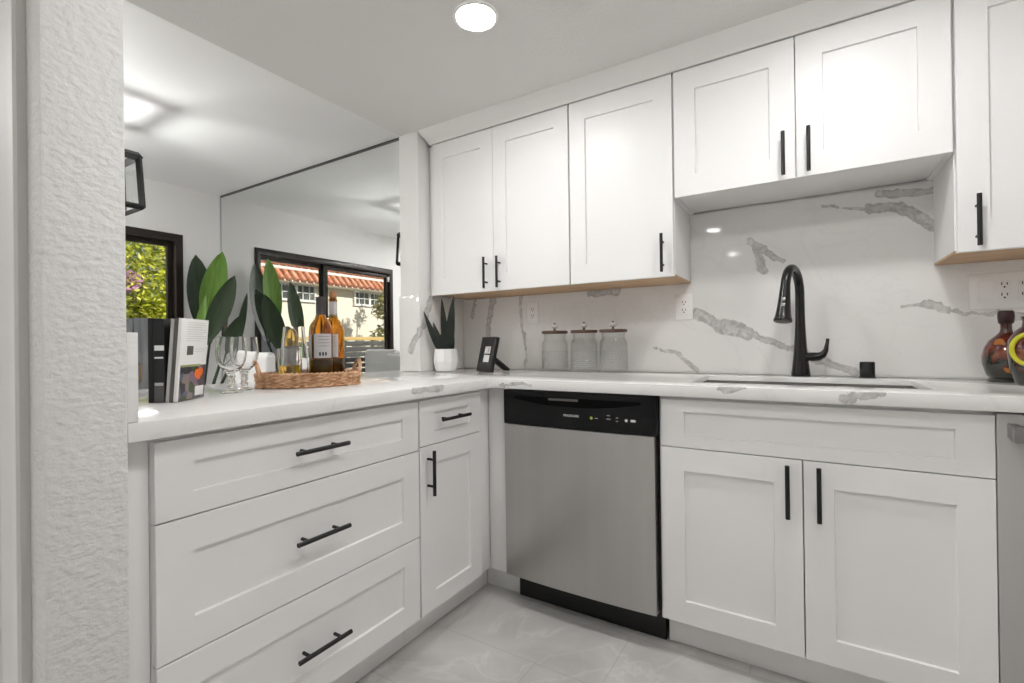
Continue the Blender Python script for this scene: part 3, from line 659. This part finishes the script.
# ------------------------------------------------------------------ jars
def jar():
    t = thing('glass_jar', 'x', 'jar', group='glass canisters on the counter')
    o_, n = [], 48
    outer = [(.0, .001), (.056, .001), (.062, .006), (.065, .016), (.065, .135), (.062, .150), (.0545, .160), (.0535, .166), (.0555, .185), (.0565, .1875)]
    inner = [(.0525, .1875), (.050, .166), (.051, .158), (.059, .147), (.0615, .135), (.0615, .016), (.058, .010), (.0, .009)]
    g = MB(); g.lathe(outer + inner, n=n)
    for v in g.bm.verts:                        # pressed diamonds on the lower body
        r = math.hypot(v.co.x, v.co.y)
    body = g.build('glass_body', M['jarglass'], t, smooth=50)
    dmd = MB(); rows, cols = 9, 22
    for i in range(rows):
        for k in range(cols):
            a = 2 * pi * (k + .5 * (i % 2)) / cols; z = .022 + i * .0095; h = .0062; wd = 2 * pi * .065 / cols * .5
            c0 = Vector((cos(a), sin(a), 0)); tg = Vector((-sin(a), cos(a), 0)); ctr = c0 * .0652 + Vector((0, 0, z))
            p = [dmd.bm.verts.new(ctr + q) for q in (tg * wd - c0 * .0007, Vector((0, 0, h)), -tg * wd - c0 * .0007, Vector((0, 0, -h)))]; apex = dmd.bm.verts.new(ctr + c0 * .0024)
            for q in range(4): dmd.bm.faces.new((p[q], p[(q + 1) % 4], apex))
    dmd.build('diamond_pattern', M['jarcut'], t, smooth=0)
    MB().lathe([(0, .1885), (.050, .1885), (.052, .1885), (.063, .189), (.065, .191), (.065, .200), (.063, .2035), (.02, .2045), (0, .2045)], n=40).build('lid', M['jarlid'], t)
    kb = MB(); kb.lathe([(.007, .2043), (.005, .210), (.006, .2155), (0, .2155)], n=18); ko = kb.build('knob', M['jarlid'], t)
    MB().lathe([(0, .2156), (.010, .2165), (.0165, .221), (.0175, .226), (.0165, .231), (.010, .2355), (0, .2365)], n=24).build('knob_ball', M['porcelain'], ko)
    MB().lathe([(0, .2362), (.005, .2366), (.0045, .2425), (0, .2435)], n=14).build('knob_tip', M['black'], ko)
    return t
j0 = jar()
for i, (x, lb) in enumerate(((.046, 'clear patterned glass jar with brown lid, leftmost of three, nearest the photo frame'), (.205, 'clear patterned glass jar with brown lid, middle of the three'), (.353, 'clear patterned glass jar with brown lid, rightmost of three, nearest the faucet'))):
    j = j0 if i == 0 else copy_tree(j0)
    j.location = (x, .515, CT); j.rotation_euler.z = i * .9; j['label'] = lb

# ------------------------------------------------------------------ leaves
def leaf_mb(mb, base, tip, width, face, bend=.1, fold=.25, n=14, tipsharp=1.0, stalk=0.0, stalk_r=.006, shape=(.75, .9)):
    base, tip = Vector(base), Vector(tip); ax = tip - base; L = ax.length; ax.normalize()
    nrm = Vector(face); nrm = (nrm - ax * nrm.dot(ax)).normalized(); sd_ = ax.cross(nrm)
    rows = []
    for i in range(n + 1):
        u = i / n; c = base + ax * L * u + nrm * bend * L * (4 * u * (1 - u)) * -.5
        w = width * (sin(pi * min(1, u ** shape[0])) ** shape[1]) * .5 + .0008
        row = []
        for k in (-1, -.5, 0, .5, 1):
            row.append(mb.bm.verts.new(c + sd_ * w * k + nrm * (abs(k) * w * fold)))
        rows.append(row)
    f0 = len(mb.bm.faces)
    for a, b in zip(rows[:-1], rows[1:]):
        for k in range(4): mb.bm.faces.new((a[k], a[k + 1], b[k + 1], b[k]))
    # thickness: mid rib
    mb.tube([base + ax * L * u + nrm * (bend * L * (4 * u * (1 - u)) * -.5 - .001) for u in [i / 8 for i in range(9)]], [stalk_r * (1 - .8 * i / 8) for i in range(9)], 6)
    return mb
# tall plant in the dining corner
px, py = -2.88, .20
t = thing('floor_plant', 'tall broad-leaved green plant in the corner between patio door and mirror', 'plant', (px, py, 0))
pt = MB(); pr_ = [(0, .002), (.13, .002), (.14, .02), (.175, .42), (.18, .44), (.165, .44), (.16, .40), (0, .40)]
pt.lathe(pr_, n=48)
for k in range(24):
    a = 2 * pi * k / 24; pt.tube([(.139 * cos(a), .139 * sin(a), .03), (.174 * cos(a), .174 * sin(a), .42)], .006, 6)
po = pt.build('planter', M['potd'], t); MB().lathe([(0, .405), (.158, .405), (.15, .415), (0, .42)], n=32).build('soil', M['soil'], t)
F = Vector((1, -.08, .1))
def big(base, tip, w, m, face=F, bend=.08, shape=(1.05, .72), lab=None):
    mb = MB(); b0 = Vector(base); mb.tube([(px + (b0.x - px) * .15, py + (b0.y - py) * .15, .41), ((px + b0.x) / 2, (py + b0.y) / 2, (.41 + b0.z) * .5), tuple(b0 + Vector((0, 0, .02)))], [.014, .012, .009], 8)
    leaf_mb(mb, base, tip, w, face, bend, .28, shape=shape, stalk_r=.008); o = mb.build('leaf', m, t, True, smooth=60)
    if lab: o['label'] = lab
big((-3.02, .36, 1.06), (-3.23, .36, 1.835), .215, M['leafd'], lab='dark green leaf')
big((-2.98, .30, 1.22), (-2.92, .42, 1.835), .185, M['leafl'], lab='light green leaf')
big((-2.76, .20, 1.06), (-2.665, .38, 1.615), .155, M['leafg'], lab='grey green leaf')
big((-2.70, .30, .98), (-2.56, .37, 1.30), .12, M['leafg'])
big((-2.88, .14, .80), (-2.86, .26, 1.47), .07, M['leafl'], bend=.02, face=Vector((.7, -.3, .4)), lab='narrow light green leaf')
big((-2.84, .05, .60), (-2.90, -.02, 1.16), .12, M['leafl'])
big((-2.72, .08, .62), (-2.62, .0, 1.10), .15, M['leafd'])
big((-2.80, .36, 1.0), (-2.98, .50, 1.56), .16, M['leafd'], face=Vector((.5, .8, .1)))
big((-2.72, .40, .96), (-2.78, .54, 1.50), .16, M['leafg'], face=Vector((.7, .7, .1)))

# snake plant
t = thing('snake_plant', 'small dark snake plant in a faceted white pot in the counter corner', 'plant', (-.513, .335, CT))
pm = MB(); n = 10; prof = [(.048, .001), (.055, .004), (.067, .052), (.0655, .062), (.059, .118), (.054, .118), (.056, .09), (0, .088)]
pm.lathe(prof[:1] + prof[1:], n=n, rot=.2); pm.build('pot', M['potw'], t, smooth=18)
MB().lathe([(0, .09), (.0535, .09), (.05, .097), (0, .10)], n=24).build('soil', M['soil'], t)
for b0, tp, w, fc, bd in (((-.02, -.01, .09), (-.078, -.085, .318), .034, (.4, -.9, .3), -.08), ((-.006, .012, .09), (-.036, .012, .392), .038, (.5, -.86, 0), .05), ((.018, .0, .09), (.060, -.005, .402), .048, (.5, -.86, 0), -.04),
                         ((.0, -.025, .09), (-.045, -.05, .262), .036, (.6, -.8, .2), -.03), ((.01, .02, .09), (.012, .03, .27), .05, (.5, -.86, 0), 0), ((-.01, -.02, .09), (.02, -.045, .22), .046, (.5, -.86, 0), .02)):
    mb = MB(); leaf_mb(mb, b0, tp, w, fc, bd, .35, shape=(.62, .8), stalk_r=.003); mb.build('leaf', M['snake'], t, smooth=60)

# photo frame with an easel back
t = thing('picture_frame', 'small black picture frame on its easel beside the snake plant', 'picture frame', (-.262, .335, CT), radians(-24))
T = Matrix.Rotation(radians(-13), 4, 'X')
w, h = .069, .180
fm = MB(); fm.cells([-w, -.034, .034, w], [.002, .050, .132, h], lambda x, z: not (-.034 < x < .034 and .05 < z < .132), -.011, .011, axis='y', bev=.0025)
fm.build('frame', M['black'], t, xf=T)
MB().box(-.036, .036, -.002, .009, .048, .134).build('mat_board', M['paper'], t, xf=T)
ink = MB(); ink.box(-.004, .012, -.0026, -.0018, .10, .122); ink.build('print', M['bk_grey'], t, xf=T)
e_ = MB(); e_.obox((.0, .076, .0485), (1, 0, 0), Vector((0, .80, -.60)).normalized(), Vector((0, .60, .80)).normalized(), .030, .072, .006, .002); e_.build('easel_leg', M['black'], t)

# ------------------------------------------------------------------ bottles at the right
def gourd(label, x, y, m, cap, slices=True, R=.066):
    t = thing('decorative_bottle', label, 'bottle', (x, y, CT), rz=.3); t.scale = (.89, .89, 1.05)
    MB().lathe([(0, .001), (.050, .001), (.052, .006), (.046, .013), (.055, .024), (R - .001, .055), (R, .078), (R - .007, .105), (.047, .126), (.028, .142), (.018, .152), (.0155, .162), (.0155, .182), (.017, .186), (0, .186)], n=40).build('body', m, t)
    MB().lathe([(.0185, .178), (.021, .184), (.0225, .20), (.0215, .213), (.018, .218), (0, .218)], n=24).build('cap', cap, t)
    if slices:
        for a, z in ((-2.0, .045), (-1.35, .098), (-2.45, .118)):
            rr = {.045: .0615, .098: .0625, .118: .053}[z]
            sl = MB(); sl.lathe([(0, .0), (.010, .0), (.0145, -.001), (.0145, -.006), (0, -.006)], (0, 0, 0), 18, axis='x')
            sl.build('fruit_slice', M['slice'], t, xf=Matrix.Translation((rr * cos(a), rr * sin(a), z)) @ Matrix.Rotation(a, 4, 'Z'))
    return t
gourd('round dark red bottle of layered preserved fruit on the counter at right', 1.672, .485, M['fruit'], M['cap'])
tb = thing('decorative_vase', 'dark round flask with a yellow green ring, half cut off by the right edge', 'vase', (1.695, .362, CT))
MB().lathe([(0, .001), (.030, .001), (.036, .008), (.048, .05), (.053, .10), (.049, .135), (.034, .162), (.020, .175), (.018, .19), (.022, .205), (.018, .205), (.014, .19), (0, .18)], n=36).build('body', M['fruit'], tb)
vd = Vector((-.265, -.964, 0)); vs_ = Vector((.964, -.265, 0))
MB().tube([vd * .050 + vs_ * .040 * cos(q) + Vector((0, 0, .108 + .046 * sin(q))) - vd * (.012 * cos(q) ** 2) for q in [2 * pi * i / 36 for i in range(36)]], .0065, 10, closed=True).build('ring', M['yellowglass'], tb)

# ------------------------------------------------------------------ wine glasses
def wine_glass():
    t = thing('wine_glass', 'x', 'wine glass', group='wine glasses on the peninsula')
    H = .186
    outer = [(.0, .0012), (.036, .0012), (.037, .003), (.030, .006), (.014, .011), (.0105, .018), (.0115, .032), (.010, .046), (.012, .058), (.02, .070), (.035, .085), (.046, .105), (.050, .128), (.0485, .155), (.0445, H)]
    inner = [(.0430, H), (.047, .155), (.0484, .128), (.0444, .106), (.0335, .0875), (.018, .075), (.0, .070)]
    MB().lathe(outer + inner, n=40).build('bowl_and_foot', M['glass'], t, smooth=60)
    tw = MB()
    for k in range(6):
        tw.tube([(.0105 * cos(2 * pi * k / 6 + i * .25), .0105 * sin(2 * pi * k / 6 + i * .25), .016 + i * .0045) for i in range(10)], .0028, 6)
    tw.build('twisted_stem', M['glass'], t); return t
g0 = wine_glass(); g0.scale = (.86, .86, .945)
g0.location = (-0.397, -0.844, CT); g0['label'] = 'clear balloon wine glass nearer the camera, next to the standing books'
g1 = copy_tree(g0); g1.location = (-0.452, -0.773, CT); g1.rotation_euler.z = .7; g1['label'] = 'clear balloon wine glass farther back, next to the wicker tray'

# ------------------------------------------------------------------ tray and what stands on it
TA = radians(62); tx, ty = -.397, -.567; A_, B_ = .168, .110
t = thing('wicker_tray', 'oval woven wicker tray with loop handles on the peninsula counter', 'tray', (tx, ty, CT), TA)
MB().lathe([(0, .001), (1, .001), (1, .009), (0, .009)], n=64, sx=A_ - .006, sy=B_ - .006).build('base', M['wicker_d'], t)
wl_ = MB(); n = 180
for row in range(6):
    z = .006 + row * .0065
    wl_.tube([((A_ + .004 * row / 5 + .0036 * sin(22 * a + row * pi)) * cos(a), (B_ + .004 * row / 5 + .0036 * sin(22 * a + row * pi)) * sin(a), z) for a in [2 * pi * i / n for i in range(n)]], .0041, 6, closed=True)
wl_.build('woven_wall', M['wicker'], t)
for sgn in (0, 1):
    rm = MB()
    n2 = 140
    rm.tube([((A_ + .004 + .005 * cos(34 * a + sgn * pi)) * cos(a), (B_ + .004 + .005 * cos(34 * a + sgn * pi)) * sin(a), .046 + .003 * sin(34 * a + sgn * pi)) for a in [2 * pi * i / (34 * 8) for i in range(34 * 8)]], .0042, 6, closed=True)
    rm.build('braided_rim', M['wicker'], t)
ft = MB(); ft.tube([((A_ + .003 + .003 * cos(40 * a)) * cos(a), (B_ + .003 + .003 * cos(40 * a)) * sin(a), .006 + .002 * sin(40 * a)) for a in [2 * pi * i / 320 for i in range(320)]], .0042, 6, closed=True); ft.build('braided_foot', M['wicker'], t)
for sgn in (-1, 1):
    for q in (0, 1):
        hh = MB(); hh.tube([((A_ + .002 + q * .004) * sgn * (1 - .10 * sin(u) * 0) - sgn * .012 * (1 - sin(u)), -.055 * cos(u), .035 + (.052 + .004 * q) * sin(u)) for u in [pi * i / 20 for i in range(21)]], .0048, 8)
        hh.build('handle', M['wicker'], t)
TZ = CT + .0095
def bottle(name, label, x, y, rz, corked, h=.300):
    t = thing(name, label, 'bottle', (x, y, TZ), rz)
    outer = [(0, .0008), (.036, .0008), (.0395, .005), (.0395, .185), (.037, .203), (.028, .222), (.018, .236), (.0148, .25), (.0143, h - .012), (.0155, h - .010), (.0155, h)]
    inner = [(.011, h), (.011, .25), (.0145, .236), (.025, .220), (.034, .201), (.0365, .185), (.0365, .012), (.0, .016)]
    MB().lathe(outer + inner, n=44).build('glass_body', M['amber'], t, smooth=60)
    MB().lathe([(0, .0165), (.0355, .0135), (.0355, .088), (0, .088)], n=36).build('wine', M['wine'], t)
    def patch(r, a0, a1, z0, z1, nm, m, par):
        p = MB(); k = 16; rows = []
        for rr in (r, r + .0004):
            rows.append([[p.bm.verts.new((rr * cos(a0 + (a1 - a0) * i / k), rr * sin(a0 + (a1 - a0) * i / k), z)) for i in range(k + 1)] for z in (z0, z1)])
        for i in range(k):
            for q in (0, 1): p.bm.faces.new((rows[q][0][i], rows[q][0][i + 1], rows[q][1][i + 1], rows[q][1][i]))
        return p.build(nm, m, par)
    lb = patch(.0399, -1.22, .36, .092, .176, 'back_label', M['label_w'], t)
    patch(.0399, -3.6, -1.48, .092, .176, 'front_label', M['label'], t)
    il = MB()
    for i in range(4):
        for rr in (.0405,):
            z = .166 - i * .011; p = [il.bm.verts.new((rr * cos(-.85 + .95 * u / 8), rr * sin(-.85 + .95 * u / 8), zz)) for zz in (z, z + .0012) for u in range(9)]
            for u in range(8): il.bm.faces.new((p[u], p[u + 1], p[u + 10], p[u + 9]))
    for k in range(3):
        a = -.72 + k * .24; il.obox((.0404 * cos(a), .0404 * sin(a), .106), (-sin(a), cos(a), 0), (cos(a), sin(a), 0), (0, 0, 1), .0032, .0003, .006)
    il.build('label_print', M['ink'], lb, smooth=0)
    if corked:
        MB().lathe([(.0150, .238), (.0150, h - .012), (.0148, h - .012), (.0148, .238)], n=30, cap0=False, cap1=False).build('neck_band', M['label_w'], t)
        MB().lathe([(0, h - .015), (.0102, h - .015), (.0105, h + .001), (.0128, h + .002), (.0135, h + .022), (.011, h + .026), (0, h + .026)], n=20).build('cork', M['cork'], t)
    else:
        MB().lathe([(.0162, .245), (.0156, h - .013), (.0168, h - .010), (.0168, h + .001), (0, h + .0015)], n=30, cap0=False).build('capsule', M['capsule'], t)
    return t
bottle('wine_bottle', 'amber wine bottle with dark capsule on the tray, its back label facing the camera', -.331, -.568, .0, False, .306)
bottle('wine_bottle', 'amber wine bottle with a cork stopper, half hidden behind the other bottle', -.373, -.484, -.6, True, .310)
def tumbler(name, label, x, y, r0, r1, h, liquid, cat='glass', mid=None):
    t = thing(name, label, cat, (x, y, TZ))
    pr_ = mid or [(r0, .0), (r1, h)]
    outer = [(0, .0008), (pr_[0][0] - .004, .0008)] + [(r, max(z, .004)) for r, z in pr_]
    inner = [(r - .0022, max(z, .010)) for r, z in reversed(pr_)] + [(0, .010)]
    MB().lathe(outer + inner, n=40).build('glass_body', M['glass'], t, smooth=60)
    if liquid: MB().lathe([(0, .0104), (pr_[0][0] - .0030, .0108), (pr_[0][0] - .0030 + (pr_[1][0] - pr_[0][0]) * .2, liquid), (0, liquid)], n=36).build('whisky', M['whisky'], t)
    return t
tumbler('whisky_tumbler', 'straight tumbler with amber whisky at the left end of the tray', -.389, -.652, .038, .041, .126, .069)
tumbler('stemless_glass', 'large empty stemless glass with narrowing rim behind the whisky tumbler', -.458, -.588, 0, 0, .19, 0, mid=[(.028, .0), (.044, .02), (.049, .06), (.047, .105), (.041, .16), (.036, .205)])
t = thing('whisky_flask', 'round-shouldered amber flask on the counter behind the tray and tumbler', 'bottle', (-.672, -.462, CT)); t.scale = (1.12, 1.12, 1.23)
MB().lathe([(0, .001), (.028, .001), (.031, .006), (.031, .10), (.030, .112), (.031, .13), (.029, .148), (.022, .164), (.012, .174), (0, .177)], n=32).build('body', M['whisky'], t)
MB().lathe([(.0316, .100), (.0316, .118), (.0305, .118), (.0305, .100)], n=32, cap0=False, cap1=False).build('collar', M['bk_dark'], t)
ck = MB().tube([(-.020, .004, .0115), (.020, -.004, .0115)], .0105, 16).build('wine_cork', M['cork']); ck.location = (-.345, -.622, TZ + .0005 - .0005); tag(ck, 'loose brown cork lying on the tray beside the wine bottle', 'cork')

# ------------------------------------------------------------------ books
d1 = Vector((.783, .622, 0)).normalized()        # along the row of spines
bd = Vector((-.55, .83, 0)).normalized()       # depth direction of the covers (away from the camera)
def book(name, label, p0, th, dep, h, m, lean=0, extra=None, cat='book'):
    """spine facing the camera; p0 is the lower left spine corner"""
    t = thing(name, label, cat, (p0[0], p0[1], CT), math.atan2(d1.y, d1.x))
    X = Matrix.Rotation(lean, 4, 'Y')
    c = MB(); c.box(0, th, 0, .004, .001, h, .001); c.box(0, .0022, .0035, dep, .001, h, .0008); c.box(th - .0022, th, .0035, dep, .001, h, .0008)
    c.build('cover', m, t, xf=X)
    MB().box(.0026, th - .0026, .0045, dep - .004, .004, h - .003).build('pages', M['paper'], t, xf=X)
    if extra: extra(t, X, th, dep, h)
    return t
def ex_blk(t, X, th, dep, h):
    q = MB(); q.box(.004, th - .001, -.0006, .0004, h * .62, h * .68); q.box(.004, th - .003, -.0006, .0004, h * .525, h * .545); q.build('spine_title', M['paper'], t, xf=X)
    MB().box(.003, th - .002, -.0006, .0004, .002, h * .24).build('spine_block', M['bk_dark'], t, xf=X)
    MB().box(.004, th - .003, -.0007, .0004, h * .205, h * .24).build('spine_title', M['bk_grey'], t, xf=X)
P0 = Vector((-.267, -1.052, 0)) - d1 * .069
book('book', 'thin black book standing at the left end of the row', P0[:2], .0115, .15, .222, M['bk_black'])
P1 = P0 + d1 * .012; book('book', 'thick black book with white spine marks in the standing row', P1[:2], .028, .15, .221, M['bk_black'], 0, ex_blk)
P2 = P1 + d1 * .0285; book('book', 'slim pale grey book leaning in the standing row', P2[:2], .0085, .145, .221, M['bk_grey'], radians(4.2))
P3 = P2 + d1 * .0092; book('book', 'slim dark grey book between the pale one and the picture cover', P3[:2], .0085, .145, .220, M['bk_dark'], radians(4.2))
P4 = P3 + d1 * .0092
# last one: its white cover is turned to the camera
pc = P4 + d1 * .0095
t = thing('cookbook', 'white cookbook with a fruit photograph on its cover at the right of the row', 'book', (pc.x, pc.y, CT), math.atan2(d1.y, d1.x))
X = Matrix.Rotation(radians(4.2), 4, 'Y'); th, dep, h = .009, .135, .222
c = MB(); c.box(-th, 0, 0, .003, .001, h, .001); c.box(-.0018, 0, .0025, dep, .001, h, .0006); c.box(-th, -th + .0018, .0025, dep, .001, h, .0006); c.build('cover', M['paper'], t, xf=X)
MB().box(-th + .002, -.0022, .0032, dep - .003, .004, h - .003).build('pages', M['paper'], t, xf=X)
MB().box(-.0004, .0006, .006, dep - .001, .0015, h * .43).build('cover_photo', M['photo'], t, xf=X)
q = MB()
for yy, zz, r in ((.088, .072, .0125), (.106, .076, .0125), (.097, .064, .010)): q.lathe([(0, 0), (r, 0), (r, .0006), (0, .0008)], (.0006, yy, zz), 18, axis='x')
q.build('orange_print', M['orange'], t, xf=X)
q = MB(); q.box(0, .0007, .006, dep - .03, h * .415, h * .44, .0002)
q.build('green_print', M['green_print'], t, xf=X)
MB().box(0, .0010, dep * .62, dep - .008, .010, .036, .0002).build('barcode_box', M['paper'], t, xf=X)
q = MB(); q.box(0, .0008, .032, .062, h * .56, h * .67); q.build('dark_emblem', M['bk_dark'], t, xf=X)
q = MB()
for k in range(9): q.box(0, .0005, .028, dep - (.012 if k % 3 else .03), h * .73 + k * .0062, h * .73 + k * .0062 + .0010)
for k in range(2): q.box(0, .0005, .07, dep - .012, h * .60 + k * .0065, h * .60 + k * .0065 + .0010)
q.build('text_lines', M['bk_grey'], t, xf=X)

# ------------------------------------------------------------------ dining table and chairs
t = thing('dining_table', 'dark rectangular dining table under the lantern, hidden behind the peninsula', 'table', (-1.85, -.62, 0))
MB().box(-.75, .75, -.42, .42, .715, .75, .004).build('tabletop', M['table'], t)
for sx_ in (-.68, .68):
    for sy_ in (-.35, .35): MB().box(sx_ - .035, sx_ + .035, sy_ - .035, sy_ + .035, .001, .7145, .003).build('leg', M['table'], t)
def chair():
    t = thing('dining_chair', 'x', 'chair', group='upholstered dining chairs')
    MB().box(-.225, .225, -.22, .24, .39, .49, .03, 4).build('seat', M['chair'], t)
    b = MB(); b.box(-.22, .22, .205, .275, .42, .985, .022, 4); b.box(-.16, .16, .262, .282, .60, .90, .008, 3); bo = b.build('backrest', M['chair'], t, xf=Matrix.Shear('XZ', 4, (0, 0)) if False else None)
    r = MB(); r.tube([(-.205, .246, .972), (.205, .246, .972)], .028, 12); r.build('top_roll', M['chair'], bo)
    for sx_ in (-.19, .19):
        for sy_ in (-.18, .22): MB().tube([(sx_, sy_, .395), (sx_ * 1.03, sy_ * 1.05, .001)], [.021, .014], 8).build('leg', M['table'], t)
    return t
c0 = chair(); c0.location = (-1.87, -.165, 0); c0.scale = (.82, 1, 1.02); c0['label'] = 'pale grey upholstered chair at the table, left one in the mirror reflection'
c1 = copy_tree(c0); c1.location = (-1.47, -.02, 0); c1.scale = (.84, 1, .985); c1['label'] = 'pale grey upholstered chair next to the wall stub, front one in the mirror'

# ------------------------------------------------------------------ outside
struct(MB().box(-30, XL - .16, -22, 22, -.25, -.03).build('ground', M['ground']), 'sunlit paving outside the patio door')
rnd = random.Random(3)
t = thing('board_fence', 'grey weathered vertical board fence outside the patio door', 'fence', (-5, .3, -.03))
f = MB(); y = -1.0
while y < 2.6:
    f.box(-.012 + rnd.uniform(-.004, .004), .012, y - .3, y - .3 + .135, .01, 1.41 + rnd.uniform(-.012, .012), .003); y += .141
f.build('boards', M['fence'], t)
r = MB()
for z in (.3, 1.15): r.box(-.05, -.013, -1.3, 2.4, z, z + .09)
r.build('rail', M['fence'], t)
hp = MB(); hp.tube([(.012, .30, .92), (.05, .30, .90), (.06, .29, .82), (.05, .30, .74), (.012, .30, .72)], .008, 8); hp.build('pull_handle', mat('brass', (.5, .3, .16), .4, metal=.6), t)
t = thing('slat_fence', 'low grey horizontal slat fence with ochre top rail, seen in the mirror', 'fence', (-6.4, -3.8, -.03))
f = MB()
for k in range(11): f.box(-.015, .015, -2.6, 2.2, .02 + k * .105, .02 + k * .105 + .088, .004)
f.build('slats', M['fence2'], t)
for y in (-2.5, -1.0, .6, 2.1): MB().box(-.07, -.016, y - .04, y + .04, .0, 1.17).build('post', M['fence2'], t)
MB().box(-.06, .05, -2.6, 2.2, 1.18, 1.245, .004).build('top_rail', M['ochre'], t)
# house across
HX = -8.3
t = thing('neighbour_house', 'cream stucco house with red clay tile eave, seen in the mirror', 'house', (HX, -5.5, -.03))
MB().box(-6, 0, -6.5, 5.0, .0, 3.3).build('wall', M['stucco'], t)
def tile_run(x0, z0, x1, z1, y0, y1, nm):
    k = MB(); y = y0; sl = Vector((x1 - x0, 0, z1 - z0)); ln = sl.length; sl.normalize(); up = Vector((-sl.z, 0, sl.x)); up = up if up.z > 0 else -up
    while y < y1:
        n = 7
        for half, (yc, inv) in enumerate(((y, 1), (y + .085, -1))):
            a = []
            for e_ in (0, 1):
                rr = .052 if inv > 0 else .045
                a.append([k.bm.verts.new(Vector((x0, yc, z0)) + sl * ln * e_ + Vector((0, cos(pi * i / n) * rr, 0)) + up * (sin(pi * i / n) * rr * inv)) for i in range(n + 1)])
            for i in range(n): k.bm.faces.new((a[0][i], a[0][i + 1], a[1][i + 1], a[1][i]))
            if inv > 0: k.bm.faces.new(a[0])
        y += .17
    return k.build(nm, M['tile_roof'], t)
tile_run(.35, 2.45, .12, 2.68, -6.6, 5.0, 'tile_course')
tile_run(.16, 2.78, -1.2, 3.8, -6.6, 5.0, 'tile_course')
MB().box(.08, .19, -6.6, 5.0, 2.685, 2.745, .01).build('mortar_band', M['mortar'], t)
MB().prism([(0.0, 2.41), (.31, 2.42), (.31, 2.435), (.08, 2.66), (.08, 2.70), (-1.2, 3.70), (-1.2, 2.5)], -6.55, 5.0, 'y').build('eave', M['stucco'], t)
def hwin(y0, y1, z0, z1, nx_):
    f = MB(); f.cells([y0, y0 + .05, (y0 + y1) / 2 - .03, (y0 + y1) / 2 + .03, y1 - .05, y1], [z0, z0 + .05, z1 - .05, z1], lambda y, z: y < y0 + .05 or y > y1 - .05 or z < z0 + .05 or z > z1 - .05 or abs(y - (y0 + y1) / 2) < .03, .002, .05, axis='x')
    for k in range(1, nx_ * 2):
        y = y0 + (y1 - y0) * k / (nx_ * 2); f.box(.012, .035, y - .008, y + .008, z0 + .05, z1 - .05)
    z = (z0 + z1) / 2; f.box(.012, .035, y0 + .05, y1 - .05, z - .008, z + .008)
    fo = f.build('window', M['white_frame'], t); MB().box(.003, .010, y0 + .04, y1 - .04, z0 + .04, z1 - .04).build('pane', M['dark_pane'], fo)
hwin(5.5 - 3.93, 5.5 - 2.95, 2.045, 2.44, 3)
hwin(5.5 - 5.95, 5.5 - 4.98, 2.045, 2.42, 3)
# planting
def leaf_cloud(n, blobs, size, rnd):
    k = MB()
    for _ in range(n):
        c, r = rnd.choice(blobs); u = rnd.random() ** .4
        d_ = Vector((rnd.gauss(0, 1), rnd.gauss(0, 1), rnd.gauss(0, 1))).normalized(); p = Vector(c) + Vector((d_.x * r[0], d_.y * r[1], d_.z * r[2])) * u
        a = Vector((rnd.gauss(0, 1), rnd.gauss(0, 1), rnd.gauss(0, .7))).normalized(); b = a.cross(Vector((rnd.gauss(0, 1), rnd.gauss(0, 1), rnd.gauss(0, 1)))).normalized()
        s_ = size * rnd.uniform(.6, 1.4); v = [k.bm.verts.new(p + q) for q in (-a * s_, b * s_ * .42, a * s_, -b * s_ * .42)]; k.bm.faces.new(v)
    return k
t = thing('garden_bush', 'bright yellow green leafy bush behind the board fence', 'bush', (-6.6, .9, -.03))
bl = [((rnd.uniform(-.5, .5), rnd.uniform(-1.9, 1.5), rnd.uniform(1.0, 2.9)), (rnd.uniform(.3, .6), rnd.uniform(.3, .6), rnd.uniform(.3, .55))) for _ in range(64)]
leaf_cloud(42000, bl, .038, rnd).build('foliage', M['bush'], t, smooth=0)
tr = MB()
for k in range(7):
    y = -1.5 + k * .45; tr.tube([(rnd.uniform(-.1, .1), y * .6, .0), (rnd.uniform(-.2, .2), y * .9, 1.0), (rnd.uniform(-.3, .3), y, 2.3)], [.04, .03, .012], 6)
tr.build('branches', M['bark'], t)
leaf_cloud(160, [((0.55, -0.01, 1.91), (.16, .13, .15))], .035, rnd).build('blossoms', M['hot'], t, smooth=0)
t = thing('garden_tree', 'thin olive leaved tree by the house, right side of the mirrored door', 'tree', (-7.55, -5.16, -.03))
bl = [((rnd.uniform(-.1, .2), rnd.uniform(-.3, .2), z), (.2, .2, .25)) for z in (1.2, 1.4, 1.6, 1.85, 2.05, 2.2)]
leaf_cloud(900, bl, .05, rnd).build('foliage', M['tree'], t, smooth=0)
MB().tube([(0, -.1, .001), (.03, -.15, 1.0), (-.03, -.2, 2.2)], [.04, .03, .012], 8).build('trunk', M['bark'], t)
